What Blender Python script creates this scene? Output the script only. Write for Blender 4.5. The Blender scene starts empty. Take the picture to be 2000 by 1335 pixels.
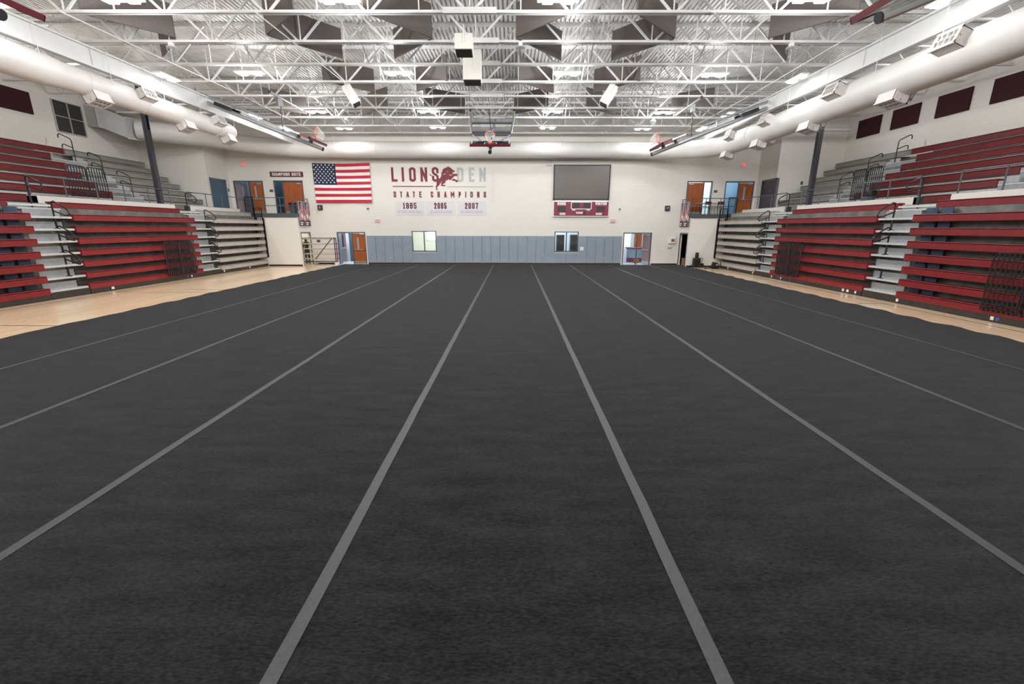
import bpy, bmesh, math, random
from mathutils import Vector, Matrix
from mathutils.geometry import tessellate_polygon
random.seed(7)
C = bpy.context.scene.collection
PI = math.pi
ORD = ['zeroth','first','second','third','fourth','fifth','sixth','seventh','eighth','ninth','tenth','eleventh','twelfth','thirteenth',
       'fourteenth','fifteenth','sixteenth','seventeenth','eighteenth','nineteenth','twentieth']

# ------------------------------------------------------------------ materials
def mat(name, col, rough=.5, metal=0., spec=.5, emit=0., ecol=None):
    m = bpy.data.materials.new(name); m.use_nodes = True
    b = m.node_tree.nodes['Principled BSDF']
    b.inputs['Base Color'].default_value = (*col, 1)
    b.inputs['Roughness'].default_value = rough
    b.inputs['Metallic'].default_value = metal
    b.inputs['Specular IOR Level'].default_value = spec
    if emit:
        b.inputs['Emission Color'].default_value = (*(ecol or col), 1)
        b.inputs['Emission Strength'].default_value = emit
    return m
def S(r, g, b):                       # sRGB 0-255 -> linear
    f = lambda c: (c/255)/12.92 if c <= 10 else (((c/255)+.055)/1.055)**2.4
    return (f(r), f(g), f(b))
def noisy(name, c1, c2, scale=(1,1,1), nscale=5., detail=4., rough=.6, metal=0., bump=0., spec=.5, lo=.35, hi=.65):
    m = mat(name, c1, rough, metal, spec); nt = m.node_tree; N = nt.nodes; L = nt.links
    b = N['Principled BSDF']
    tc = N.new('ShaderNodeTexCoord'); mp = N.new('ShaderNodeMapping'); mp.inputs['Scale'].default_value = scale
    no = N.new('ShaderNodeTexNoise'); no.inputs['Scale'].default_value = nscale; no.inputs['Detail'].default_value = detail
    cr = N.new('ShaderNodeValToRGB')
    cr.color_ramp.elements[0].position = lo; cr.color_ramp.elements[1].position = hi
    cr.color_ramp.elements[0].color = (*c1, 1); cr.color_ramp.elements[1].color = (*c2, 1)
    L.new(tc.outputs['Object'], mp.inputs['Vector']); L.new(mp.outputs['Vector'], no.inputs['Vector'])
    L.new(no.outputs['Fac'], cr.inputs['Fac']); L.new(cr.outputs['Color'], b.inputs['Base Color'])
    if bump:
        bp = N.new('ShaderNodeBump'); bp.inputs['Strength'].default_value = bump; bp.inputs['Distance'].default_value = .02
        L.new(no.outputs['Fac'], bp.inputs['Height']); L.new(bp.outputs['Normal'], b.inputs['Normal'])
    return m
def block_mat(name, col, mortar, w=.406, h=.203):
    m = mat(name, col, .55); nt = m.node_tree; N = nt.nodes; L = nt.links; b = N['Principled BSDF']
    tc = N.new('ShaderNodeTexCoord'); sp = N.new('ShaderNodeSeparateXYZ'); ad = N.new('ShaderNodeMath'); ad.operation = 'ADD'
    cb = N.new('ShaderNodeCombineXYZ'); br = N.new('ShaderNodeTexBrick')
    L.new(tc.outputs['Object'], sp.inputs[0]); L.new(sp.outputs['X'], ad.inputs[0]); L.new(sp.outputs['Y'], ad.inputs[1])
    L.new(ad.outputs[0], cb.inputs['X']); L.new(sp.outputs['Z'], cb.inputs['Y']); L.new(cb.outputs[0], br.inputs['Vector'])
    br.inputs['Scale'].default_value = 1.; br.inputs['Brick Width'].default_value = w; br.inputs['Row Height'].default_value = h
    br.inputs['Mortar Size'].default_value = .008; br.inputs['Mortar Smooth'].default_value = .6
    br.inputs['Color1'].default_value = (*col, 1); br.inputs['Color2'].default_value = (*[c*.985 for c in col], 1)
    br.inputs['Mortar'].default_value = (*mortar, 1)
    bp = N.new('ShaderNodeBump'); bp.invert = True; bp.inputs['Strength'].default_value = .25; bp.inputs['Distance'].default_value = .01
    L.new(br.outputs['Fac'], bp.inputs['Height']); L.new(bp.outputs['Normal'], b.inputs['Normal'])
    L.new(br.outputs['Color'], b.inputs['Base Color'])
    return m
def wood_floor():
    m = mat('maple floor', S(222,180,135), .22); nt = m.node_tree; N = nt.nodes; L = nt.links; b = N['Principled BSDF']
    b.inputs['Coat Weight'].default_value = .3; b.inputs['Coat Roughness'].default_value = .06
    tc = N.new('ShaderNodeTexCoord'); mp = N.new('ShaderNodeMapping'); mp.inputs['Rotation'].default_value = (0,0,PI/2)
    br = N.new('ShaderNodeTexBrick'); br.inputs['Scale'].default_value = 1.; br.inputs['Brick Width'].default_value = 1.6
    br.inputs['Row Height'].default_value = .06; br.inputs['Mortar Size'].default_value = .0012
    br.inputs['Color1'].default_value = (*S(252,228,194), 1); br.inputs['Color2'].default_value = (*S(244,213,174), 1)
    br.inputs['Mortar'].default_value = (*S(205,168,130), 1)
    no = N.new('ShaderNodeTexNoise'); no.inputs['Scale'].default_value = 3.; mp2 = N.new('ShaderNodeMapping'); mp2.inputs['Scale'].default_value = (14,.5,1)
    mx = N.new('ShaderNodeMix'); mx.data_type = 'RGBA'; mx.blend_type = 'MULTIPLY'; mx.inputs['Factor'].default_value = .35
    L.new(tc.outputs['Object'], mp.inputs[0]); L.new(mp.outputs[0], br.inputs['Vector'])
    L.new(tc.outputs['Object'], mp2.inputs[0]); L.new(mp2.outputs[0], no.inputs['Vector'])
    L.new(br.outputs['Color'], mx.inputs['A']); L.new(no.outputs['Color'], mx.inputs['B'])
    cr = N.new('ShaderNodeValToRGB'); cr.color_ramp.elements[0].color = (.86,.83,.8,1); cr.color_ramp.elements[1].color = (1,1,1,1)
    L.new(no.outputs['Fac'], cr.inputs['Fac']); L.new(cr.outputs['Color'], mx.inputs['B'])
    L.new(mx.outputs['Result'], b.inputs['Base Color'])
    return m
def carpet():
    m = mat('black needle carpet', (.03,.03,.032), .95, 0, .08); nt = m.node_tree; N = nt.nodes; L = nt.links; b = N['Principled BSDF']
    tc = N.new('ShaderNodeTexCoord')
    def noise(sc, s, d):
        mp = N.new('ShaderNodeMapping'); mp.inputs['Scale'].default_value = sc
        no = N.new('ShaderNodeTexNoise'); no.inputs['Scale'].default_value = s; no.inputs['Detail'].default_value = d
        L.new(tc.outputs['Object'], mp.inputs[0]); L.new(mp.outputs[0], no.inputs['Vector']); return no
    a = noise((.8,2.4,1), 38, 6); c = noise((.6,2.2,1), 2.2, 9)
    ad = N.new('ShaderNodeMath'); ad.operation = 'ADD'; L.new(a.outputs['Fac'], ad.inputs[0]); dm = N.new('ShaderNodeMath'); dm.operation = 'MULTIPLY_ADD'; dm.inputs[1].default_value = .55; dm.inputs[2].default_value = .225; L.new(c.outputs['Fac'], dm.inputs[0]); L.new(dm.outputs[0], ad.inputs[1])
    hf = N.new('ShaderNodeMath'); hf.operation = 'MULTIPLY'; hf.inputs[1].default_value = .5; L.new(ad.outputs[0], hf.inputs[0])
    cr = N.new('ShaderNodeValToRGB'); cr.color_ramp.elements[0].position = .4; cr.color_ramp.elements[1].position = .64
    cr.color_ramp.elements[0].color = (.0022,.0022,.0027,1); cr.color_ramp.elements[1].color = (.021,.021,.0235,1)
    L.new(hf.outputs[0], cr.inputs['Fac']); L.new(cr.outputs['Color'], b.inputs['Base Color'])
    b.inputs['Sheen Weight'].default_value = .08; b.inputs['Sheen Roughness'].default_value = .5
    w = noise((.25,1.6,1), 1.6, 3)
    bp = N.new('ShaderNodeBump'); bp.inputs['Strength'].default_value = .12; bp.inputs['Distance'].default_value = .03
    L.new(w.outputs['Fac'], bp.inputs['Height']); L.new(bp.outputs['Normal'], b.inputs['Normal'])
    return m
def glass_mat():
    m = bpy.data.materials.new('window glass'); m.use_nodes = True; nt = m.node_tree; N = nt.nodes; N.clear()
    o = N.new('ShaderNodeOutputMaterial'); t = N.new('ShaderNodeBsdfTransparent'); t.inputs[0].default_value = (.93,.97,.97,1)
    g = N.new('ShaderNodeBsdfGlossy'); g.inputs['Roughness'].default_value = .02
    f = N.new('ShaderNodeFresnel'); f.inputs['IOR'].default_value = 1.35
    mx = N.new('ShaderNodeMixShader'); nt.links.new(f.outputs[0], mx.inputs[0]); nt.links.new(t.outputs[0], mx.inputs[1]); nt.links.new(g.outputs[0], mx.inputs[2])
    nt.links.new(mx.outputs[0], o.inputs[0]); return m
def seat_mat(name, col, dark):
    m = noisy(name, col, [c*1.12 for c in col], (1,1,1), 3., 2., .42)
    nt = m.node_tree; N = nt.nodes; L = nt.links; b = N['Principled BSDF']; cr = [n for n in N if n.type == 'VALTORGB'][0]
    tc = [n for n in N if n.type == 'TEX_COORD'][0]
    sp = N.new('ShaderNodeSeparateXYZ'); L.new(tc.outputs['Object'], sp.inputs[0])
    md = N.new('ShaderNodeMath'); md.operation = 'MODULO'; md.inputs[1].default_value = .457; L.new(sp.outputs['Y'], md.inputs[0])
    lt = N.new('ShaderNodeMath'); lt.operation = 'LESS_THAN'; lt.inputs[1].default_value = .022; L.new(md.outputs[0], lt.inputs[0])
    ml = N.new('ShaderNodeMath'); ml.operation = 'MULTIPLY'; ml.inputs[1].default_value = .22; L.new(lt.outputs[0], ml.inputs[0])
    mx = N.new('ShaderNodeMix'); mx.data_type = 'RGBA'; mx.inputs['B'].default_value = (*dark, 1)
    L.new(ml.outputs[0], mx.inputs['Factor']); L.new(cr.outputs['Color'], mx.inputs['A']); L.new(mx.outputs['Result'], b.inputs['Base Color'])
    return m

M = {}
M['block'] = block_mat('painted block', S(233,229,221), S(222,217,208))
M['floor'] = wood_floor()
M['carpet'] = carpet()
M['tape'] = noisy('grey vinyl tape', S(42,43,44), S(49,50,50), (1,1,1), 40, 2, .55)
M['deck'] = noisy('white roof deck', S(226,224,222), S(236,234,232), (1,1,1), .8, 2, .5)
M['steelw'] = noisy('white painted steel', S(214,214,212), S(226,226,224), (1,1,1), 2, 2, .45)
M['girder'] = noisy('girder paint', S(206,206,204), S(214,214,212), (1,1,1), .6, 2, .45)
M['duct'] = noisy('duct paint', S(210,206,202), S(217,213,210), (1,1,1), 1.2, 3, .5)
M['galvduct'] = noisy('grey sheet duct', S(176,176,174), S(190,190,188), (1,1,1), 2, 3, .45)
M['baffle'] = noisy('taupe acoustic fabric', S(98,91,88), S(110,102,98), (1,1,1), 30, 4, .9)
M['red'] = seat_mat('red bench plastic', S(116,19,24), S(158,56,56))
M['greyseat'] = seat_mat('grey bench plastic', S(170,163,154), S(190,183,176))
M['redshade'] = seat_mat('shaded red bench plastic', S(98,16,22), S(136,46,48)); M['greyshade'] = seat_mat('shaded grey bench plastic', S(132,127,120), S(150,145,138))  # seat plastics again, the upper stands' weaker light put into the colour
M['alu'] = noisy('aluminium tread', S(196,198,198), S(222,223,222), (1,12,1), 6, 3, .38, .35)
M['steprise'] = noisy('grey step riser', S(150,154,156), S(172,175,176), (1,12,1), 5, 3, .45, .25)
M['galv'] = noisy('galvanised riser', S(100,100,97), S(128,128,124), (1,1,1), 3, 5, .55, .25)
M['kick'] = noisy('brown black skirt', S(40,36,33), S(50,45,41), (1,1,1), 4, 3, .5)
M['blk'] = mat('black steel', S(26,25,27), .4)
M['blkplastic'] = mat('black plastic', S(30,30,32), .5)
M['navy'] = noisy('slate blue steel', S(40,62,84), S(52,78,102), (1,1,1), 2, 2, .5)
M['rail'] = mat('blue grey railing paint', S(84,88,96), .4)
M['col'] = mat('charcoal column paint', S(62,63,70), .4)
M['maroon'] = noisy('maroon panel fabric', S(52,10,17), S(60,13,20), (1,1,1), 30, 2, .9)
M['maroonpad'] = mat('maroon pad', S(96,22,34), .4)
M['marpaint'] = mat('maroon paint', S(124,42,52), .6)
M['marsign'] = mat('maroon sign', S(98,26,48), .5)
M['marboard'] = mat('maroon scoreboard', S(134,44,68), .35)
M['greypaint'] = mat('grey paint', S(186,188,186), .6)
M['greytext'] = mat('pale grey lettering', S(190,189,192), .6)
M['bannerw'] = mat('pale banner vinyl', S(222,219,222), .5)
M['white'] = mat('white enamel', S(240,240,238), .4)
M['offwhite'] = mat('off white', S(225,222,214), .5)
M['pad'] = noisy('blue grey wall pad vinyl', S(140,153,166), S(146,158,170), (1,1,1), 2.0, 3, .55, 0, .05)
M['screen'] = noisy('led panel', S(96,90,85), S(106,100,94), (1,1,1), 60, 2, .35)
M['led'] = noisy('dark digit panel', S(46,42,42), S(70,62,60), (1,1,1), 90, 1, .5)
M['doorwood'] = noisy('reddish door veneer', S(148,74,28), S(178,96,44), (9,9,.5), 3, 5, .35)
M['doorgrey'] = mat('grey blue door paint', S(86,108,124), .45)
M['doordark'] = mat('dark grey door paint', S(84,86,94), .45)
M['frame'] = mat('blue grey frame paint', S(84,92,100), .4)
M['mauve'] = mat('mauve door', S(150,128,130), .5)
M['chrome'] = mat('brushed steel', (.6,.6,.6), .3, .9)
M['steel'] = mat('galvanised pipe', S(170,176,180), .35, .6)
M['glass'] = glass_mat()
M['orange'] = mat('orange rim', S(235,80,40), .4)
M['net'] = mat('white net', S(235,232,228), .8)
M['exit'] = mat('red lit legend', S(255,90,90), .5, 0, .5, .7, S(255,70,75))
M['exitbox'] = mat('exit housing', S(222,216,208), .5)
M['exitpale'] = mat('pale red legend', S(244,150,148), .5)
M['lamp'] = mat('lit lens', (1,1,1), .5, 0, .5, 9., (1,.99,.97))
M['flagr'] = mat('flag red', S(192,34,58), .7); M['flagw'] = mat('flag white', S(240,236,234), .7); M['flagb'] = mat('flag blue', S(26,38,74), .7)
M['camo'] = noisy('camouflage cloth', S(62,56,40), S(104,94,72), (1,1,1), 9, 3, .9, 0, 0, .3, .42, .5)
M['skin'] = mat('skin', S(170,118,92), .6); M['hair'] = mat('dark hair', S(44,32,26), .8); M['cap'] = mat('tan cap', S(150,136,108), .9); M['boot'] = mat('tan boots', S(176,150,116), .8)
M['hallwall'] = mat('corridor wall', S(222,228,232), .6); M['halltint'] = mat('daylight tinted corridor wall', S(140,168,188), .6)  # second wall colour has the corridors' blue daylight tint put into it
M['hallfloor'] = mat('corridor floor', S(190,200,208), .4); M['room'] = mat('office wall', S(232,232,222), .6)
M['sky'] = mat('bright outdoors', (1,1,1), .5, 0, .5, 1.2, (.92,.97,1)); M['leaf'] = noisy('tree outside', S(90,120,80), S(150,180,140), (1,1,1), 3, 3, .8)
M['louver'] = mat('louvre metal', S(92,88,82), .5)
M['trash'] = mat('grey blue bin', S(84,96,108), .5); M['bag'] = noisy('black liner bag', S(20,20,22), S(34,34,36), (1,1,1), 8, 3, .35, 0, .4)
M['slab'] = mat('slab edge paint', S(78,82,84), .5); M['concrete'] = mat('walkway concrete', S(150,148,142), .7)
M['base'] = mat('black rubber base', S(24,23,24), .5)
M['tan'] = mat('pale tube', S(186,176,166), .5); M['blue'] = mat('blue post', S(38,56,96), .4); M['redcap'] = mat('red end cap', S(224,70,58), .5)
M['sticker'] = mat('white sticker', S(226,222,214), .5); M['stickb'] = mat('blue sticker', S(52,84,150), .5)
M['line'] = mat('black court line', S(70,52,44), .3)
M['banskin'] = mat('print salmon', S(190,130,118), .6); M['bandark'] = mat('print dark', S(66,54,56), .6); M['banlil'] = mat('print lilac', S(176,158,178), .6)
M['bangrey'] = mat('print grey', S(160,154,152), .6)
M['card'] = mat('brown cardboard', S(150,104,66), .8)
M['foyer'] = mat('red counter', S(134,66,84), .5); M['foyblue'] = mat('pale counter front', S(150,176,190), .5)
M['chairred'] = mat('maroon chair shell', S(92,30,40), .5)
M['green'] = mat('green indicator', S(90,230,180), .5, 0, .5, 1.5)

# ------------------------------------------------------------------ geometry helpers
class MB:
    def __init__(s): s.v = []; s.f = []; s.m = []; s.cm = 0
    def add(s, vs, fs):
        n = len(s.v); s.v += [tuple(v) for v in vs]; s.f += [tuple(n+i for i in f) for f in fs]; s.m += [s.cm]*len(fs); return s
    def box(s, x0, x1, y0, y1, z0, z1):
        if x0 > x1: x0, x1 = x1, x0
        if y0 > y1: y0, y1 = y1, y0
        if z0 > z1: z0, z1 = z1, z0
        return s.add([(x0,y0,z0),(x1,y0,z0),(x1,y1,z0),(x0,y1,z0),(x0,y0,z1),(x1,y0,z1),(x1,y1,z1),(x0,y1,z1)],
                     [(0,3,2,1),(4,5,6,7),(0,1,5,4),(1,2,6,5),(2,3,7,6),(3,0,4,7)])
    def bbox(s, x0, x1, y0, y1, z0, z1, b=.01):          # box with bevelled edges
        if x0 > x1: x0, x1 = x1, x0
        if y0 > y1: y0, y1 = y1, y0
        if z0 > z1: z0, z1 = z1, z0
        bm = bmesh.new(); bmesh.ops.create_cube(bm, size=1)
        for v in bm.verts: v.co = Vector(((x0+x1)/2+v.co.x*(x1-x0), (y0+y1)/2+v.co.y*(y1-y0), (z0+z1)/2+v.co.z*(z1-z0)))
        bmesh.ops.bevel(bm, geom=bm.edges[:], offset=b, segments=2, affect='EDGES', profile=.5)
        bm.verts.index_update(); s.add([v.co for v in bm.verts], [[v.index for v in f.verts] for f in bm.faces]); bm.free(); return s
    def bar(s, p, q, w, h=None, up=(0,0,1)):
        p, q = Vector(p), Vector(q); h = h or w; d = (q-p).normalized(); up = Vector(up)
        if abs(d.dot(up)) > .98: up = Vector((0,1,0))
        a = d.cross(up).normalized()*w/2; b = a.cross(d).normalized()*h/2
        return s.add([p-a-b,p+a-b,p+a+b,p-a+b,q-a-b,q+a-b,q+a+b,q-a+b],[(0,3,2,1),(4,5,6,7),(0,1,5,4),(1,2,6,5),(2,3,7,6),(3,0,4,7)])
    def tube(s, pts, r, n=8, cap=True, closed=False):
        pts = [Vector(p) for p in pts]; k = len(pts); rs = r if isinstance(r, (list, tuple)) else [r]*k
        ref = None; rings = []
        for i, p in enumerate(pts):
            if closed: d = pts[(i+1)%k]-pts[i-1]
            else: d = pts[min(i+1,k-1)]-pts[max(i-1,0)]
            d.normalize()
            if ref is None:
                ref = Vector((0,0,1)) if abs(d.z) < .9 else Vector((0,1,0))
            a = (ref-d*ref.dot(d)).normalized(); ref = a; b = d.cross(a)
            rings.append([p+(a*math.cos(t)+b*math.sin(t))*rs[i] for t in [2*PI*j/n for j in range(n)]])
        vs = [v for R in rings for v in R]; fs = []
        for i in range(k if closed else k-1):
            for j in range(n):
                i2 = (i+1)%k; fs.append((i*n+j, i*n+(j+1)%n, i2*n+(j+1)%n, i2*n+j))
        if cap and not closed:
            fs.append(tuple(reversed(range(n)))); fs.append(tuple(range((k-1)*n, k*n)))
        return s.add(vs, fs)
    def lathe(s, prof, c, n=16, axis='Z'):
        c = Vector(c); vs = []; fs = []; k = len(prof)
        for (r, z) in prof:
            for j in range(n):
                t = 2*PI*j/n; p = (r*math.cos(t), r*math.sin(t), z)
                if axis == 'X': p = (z, p[0], p[1])
                if axis == 'Y': p = (p[0], z, p[1])
                vs.append(c+Vector(p))
        for i in range(k-1):
            for j in range(n): fs.append((i*n+j, i*n+(j+1)%n, (i+1)*n+(j+1)%n, (i+1)*n+j))
        fs.append(tuple(reversed(range(n)))); fs.append(tuple(range((k-1)*n, k*n)))
        return s.add(vs, fs)
    def poly(s, pts, th, f):                              # flat outline extruded; f(a,b,t) -> xyz
        tri = tessellate_polygon([[Vector((a,b,0)) for a,b in pts]]); n = len(pts)
        vs = [f(a,b,0) for a,b in pts]+[f(a,b,th) for a,b in pts]
        fs = [tuple(t) for t in tri]+[tuple(n+i for i in reversed(t)) for t in tri]+[(i,(i+1)%n,n+(i+1)%n,n+i) for i in range(n)]
        return s.add(vs, fs)
    def build(s, name, m=None, parent=None, smooth=False):
        me = bpy.data.meshes.new(name); me.from_pydata(s.v, [], s.f); me.update()
        ms = m if isinstance(m, (list, tuple)) else [m]
        for x in ms: me.materials.append(M[x] if isinstance(x, str) else x)
        if any(s.m): me.polygons.foreach_set('material_index', s.m)
        if smooth: me.polygons.foreach_set('use_smooth', [True]*len(me.polygons))
        bm = bmesh.new(); bm.from_mesh(me); bmesh.ops.recalc_face_normals(bm, faces=bm.faces[:]); bm.to_mesh(me); bm.free()
        if smooth:
            try: me.set_sharp_from_angle(angle=math.radians(45))
            except Exception: pass
        o = bpy.data.objects.new(name, me); C.objects.link(o)
        if parent: o.parent = parent
        return o
def tag(o, label=None, cat=None, group=None, kind=None):
    if label: o['label'] = label
    if cat: o['category'] = cat
    if group: o['group'] = group
    if kind: o['kind'] = kind
    return o
def thing(name, label, cat, loc=(0,0,0), group=None, kind=None):
    o = bpy.data.objects.new(name, None); o.empty_display_size = .1; C.objects.link(o); o.location = loc
    return tag(o, label, cat, group, kind)
class T:                                                  # parts of a thing, coordinates given in the room
    def __init__(s, name, label, cat, loc=(0,0,0), group=None, kind=None):
        s.o = thing(name, label, cat, loc, group, kind); s.loc = Vector(loc)
    def part(s, mb, name, m, smooth=False, label=None):
        mb.v = [tuple(Vector(v)-s.loc) for v in mb.v]
        o = mb.build(name, m, s.o, smooth)
        if label: o['label'] = label
        return o
    def sub(s, mb, name, m, par, smooth=False, label=None):
        mb.v = [tuple(Vector(v)-s.loc) for v in mb.v]
        o = mb.build(name, m, par, smooth)
        if label: o['label'] = label
        return o
def struct(mb, name, m, label=None):
    o = mb.build(name, m); o['kind'] = 'structure'
    if label: o['label'] = label
    return o
def copy_tree(o, parent=None, off=(0,0,0)):
    c = o.copy(); C.objects.link(c)
    if parent is not None: c.parent = parent
    else: c.location = Vector(o.location)+Vector(off)
    for ch in list(o.children): copy_tree(ch, c)
    return c
def grid_wall(mb, a0, a1, z0, z1, holes, fn):             # fn(a0,a1,z0,z1) adds a box of the wall
    xs = sorted({a0, a1, *[v for h in holes for v in h[:2] if a0 < v < a1]}); zs = sorted({z0, z1, *[v for h in holes for v in h[2:] if z0 < v < z1]})
    for j in range(len(zs)-1):
        run = None
        for i in range(len(xs)-1):
            cx, cz = (xs[i]+xs[i+1])/2, (zs[j]+zs[j+1])/2
            solid = not any(h[0] < cx < h[1] and h[2] < cz < h[3] for h in holes)
            if solid: run = [xs[i], xs[i+1]] if run is None else [run[0], xs[i+1]]
            if (not solid or i == len(xs)-2) and run: fn(run[0], run[1], zs[j], zs[j+1]); run = None

# ------------------------------------------------------------------ stroke lettering
c_, d_ = .28, .09
ring = [(c_,0),(1-c_,0),(1,d_),(1,1-d_),(1-c_,1),(c_,1),(0,1-d_),(0,d_),(c_,0)]
G = {'L':[[(0,1),(0,0),(1,0)]],'I':[[(.5,0),(.5,1)]],'O':[ring],'N':[[(0,0),(0,1)],[(1,0),(1,1)],[(.03,.95),(.97,.05)]],
 'S':[[(1,.7),(1,1-d_),(1-c_,1),(c_,1),(0,1-d_),(0,.68),(.2,.57),(.8,.43),(1,.32),(1,d_),(1-c_,0),(c_,0),(0,d_),(0,.3)]],
 'D':[[(0,0),(1-c_,0),(1,d_),(1,1-d_),(1-c_,1),(0,1),(0,0)]],'E':[[(1,0),(0,0),(0,1),(1,1)],[(0,.52),(.85,.52)]],
 'T':[[(0,1),(1,1)],[(.5,1),(.5,0)]],'A':[[(0,0),(.44,.98)],[(1,0),(.56,.98)],[(.34,.3),(.66,.3)]],
 'C':[[(1,.7),(1,1-d_),(1-c_,1),(c_,1),(0,1-d_),(0,d_),(c_,0),(1-c_,0),(1,d_),(1,.3)]],'H':[[(0,0),(0,1)],[(1,0),(1,1)],[(0,.52),(1,.52)]],
 'M':[[(0,0),(0,1)],[(1,0),(1,1)],[(.04,.95),(.5,.32)],[(.96,.95),(.5,.32)]],'P':[[(0,0),(0,1),(1-c_,1),(1,1-d_),(1,.52),(1-c_,.44),(0,.44)]],
 'R':[[(0,0),(0,1),(1-c_,1),(1,1-d_),(1,.56),(1-c_,.48),(0,.48)],[(.5,.48),(1,0)]],
 'B':[[(0,0),(0,1),(.7,1),(.92,.92),(.92,.6),(.7,.52),(0,.52)],[(.7,.52),(1,.44),(1,.08),(.75,0),(0,0)]],
 'U':[[(0,1),(0,d_),(c_,0),(1-c_,0),(1,d_),(1,1)]],'V':[[(0,1),(.45,.02)],[(1,1),(.55,.02)]],'Y':[[(0,1),(.5,.45),(1,1)],[(.5,.45),(.5,0)]],
 'K':[[(0,0),(0,1)],[(1,1),(0,.42)],[(.3,.55),(1,0)]],'G':[[(1,.7),(1,1-d_),(1-c_,1),(c_,1),(0,1-d_),(0,d_),(c_,0),(1-c_,0),(1,d_),(1,.45),(.55,.45)]],
 'X':[[(0,0),(1,1)],[(0,1),(1,0)]],'1':[[(.5,1),(.5,0)],[(.12,.84),(.4,.95)],[(.1,0),(.9,0)]],
 '2':[[(0,.72),(0,1-d_),(c_,1),(1-c_,1),(1,1-d_),(1,.66),(0,.1),(0,0),(1,0)]],'3':[[(0,.72),(0,1-d_),(c_,1),(1-c_,1),(1,1-d_),(1,.6),(.75,.52),(.4,.52)],[(.75,.52),(1,.44),(1,d_),(1-c_,0),(c_,0),(0,d_),(0,.28)]],
 '5':[[(1,1),(0,1),(0,.58),(1-c_,.58),(1,.5),(1,d_),(1-c_,0),(c_,0),(0,d_),(0,.26)]],'7':[[(0,1),(1,1)],[(.97,.96),(.38,.02)]],
 '8':[ring,[(0,.52),(1,.52)]],'9':[[(0,.26),(0,d_),(c_,0),(1-c_,0),(1,d_),(1,1-d_),(1-c_,1),(c_,1),(0,1-d_),(0,.54),(c_,.46),(1,.46)]],'0':[ring]}
def ribbon(mb, pts, t, f, th):
    n = len(pts); closed = pts[0] == pts[-1]
    P = [Vector(p) for p in pts]
    if closed: P = P[:-1]; n -= 1
    if not closed:
        P[0] = P[0]-(P[1]-P[0]).normalized()*t/2; P[-1] = P[-1]+(P[-1]-P[-2]).normalized()*t/2
    Lf, Rt = [], []
    for i in range(n):
        a = (P[i]-P[i-1]).normalized() if (closed or i > 0) else None
        b = (P[(i+1)%n]-P[i]).normalized() if (closed or i < n-1) else None
        a = a or b; b = b or a
        na, nb = Vector((-a.y,a.x)), Vector((-b.y,b.x)); m = na+nb
        m = m.normalized() if m.length > .15 else na
        k = t/2/max(.45, m.dot(na)); Lf.append(P[i]+m*k); Rt.append(P[i]-m*k)
    for i in range(n if closed else n-1):
        j = (i+1)%n; q = [Lf[i],Lf[j],Rt[j],Rt[i]]
        vs = [f(p.x,p.y,0) for p in q]+[f(p.x,p.y,th) for p in q]
        mb.add(vs, [(0,1,2,3),(7,6,5,4),(0,4,5,1),(1,5,6,2),(2,6,7,3),(3,7,4,0)])
def letter(mb, ch, x0, x1, z0, z1, t, f, th=.01):
    for k, st in enumerate(G[ch]):
        ribbon(mb, [(x0+t/2+px*(x1-x0-t), z0+t/2+pz*(z1-z0-t)) for px, pz in st], t, f, th+.002*k)
def words(mb, s, x0, x1, z0, z1, t, f, th=.01, gap=.35, narrow=('I','1')):
    ws = [(.55 if ch == ' ' else .45 if ch == 'I' else .75 if ch == '1' else 1.25 if ch == 'M' else 1.) for ch in s]
    u = (x1-x0)/(sum(ws)+gap*(len(s)-1)); x = x0
    for ch, w in zip(s, ws):
        if ch != ' ': letter(mb, ch, x, x+w*u, z0, z1, t, f, th)
        x += (w+gap)*u
def onback(y): return lambda a, b, t: (a, y-t, b)         # drawn on a wall facing the court

# ================================================================== camera
cam_d = bpy.data.cameras.new('camera'); cam = bpy.data.objects.new('camera', cam_d); C.objects.link(cam)
cam_d.sensor_fit = 'HORIZONTAL'; cam_d.sensor_width = 36.; cam_d.lens = 36*855/2000; cam_d.clip_end = 200
th = math.radians(14.65); yaw = 3/884.; roll = math.radians(.12)
fw = Vector((-math.sin(yaw)*math.cos(th), math.cos(yaw)*math.cos(th), -math.sin(th)))
rt = Vector((math.cos(yaw), math.sin(yaw), 0)); up = rt.cross(fw)
r2 = rt*math.cos(roll)+up*math.sin(roll); u2 = -rt*math.sin(roll)+up*math.cos(roll)
cam.matrix_world = Matrix(((r2.x,u2.x,-fw.x,0),(r2.y,u2.y,-fw.y,0),(r2.z,u2.z,-fw.z,2.55),(0,0,0,1)))
bpy.context.scene.camera = cam

# ================================================================== room shell
YB = 31.6; ZD = 9.72; FL = 3.4
XL, XR = -16.5, 13.45                                     # bleacher fronts
def xf(s, d): return XL-d if s == 'L' else XR+d
struct(MB().box(-24.2, 21.2, -7, 31.75, -.2, 0), 'floor', 'floor', 'pale maple gym floor')
lowD = [(-12.42,-10.43,0,2.22),(7.69,9.68,0,2.22)]; wins = [(-7.16,-5.44,.89,2.3),(2.86,4.54,.89,2.28)]
upD = [(-19.16,-17.15,FL,5.6),(-16.42,-14.42,FL,5.62),(11.8,13.52,FL,5.62),(14.4,16.36,FL,5.62)]
b = MB(); grid_wall(b, -19.6, 16.75, 0, ZD, lowD+wins+upD+[(-17.9,-14.42,0,3.16),(11.79,14.8,0,3.16)], lambda a0,a1,z0,z1: b.box(a0,a1,YB,YB+.2,z0,z1)); struct(b, 'wall_back', 'block')
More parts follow.
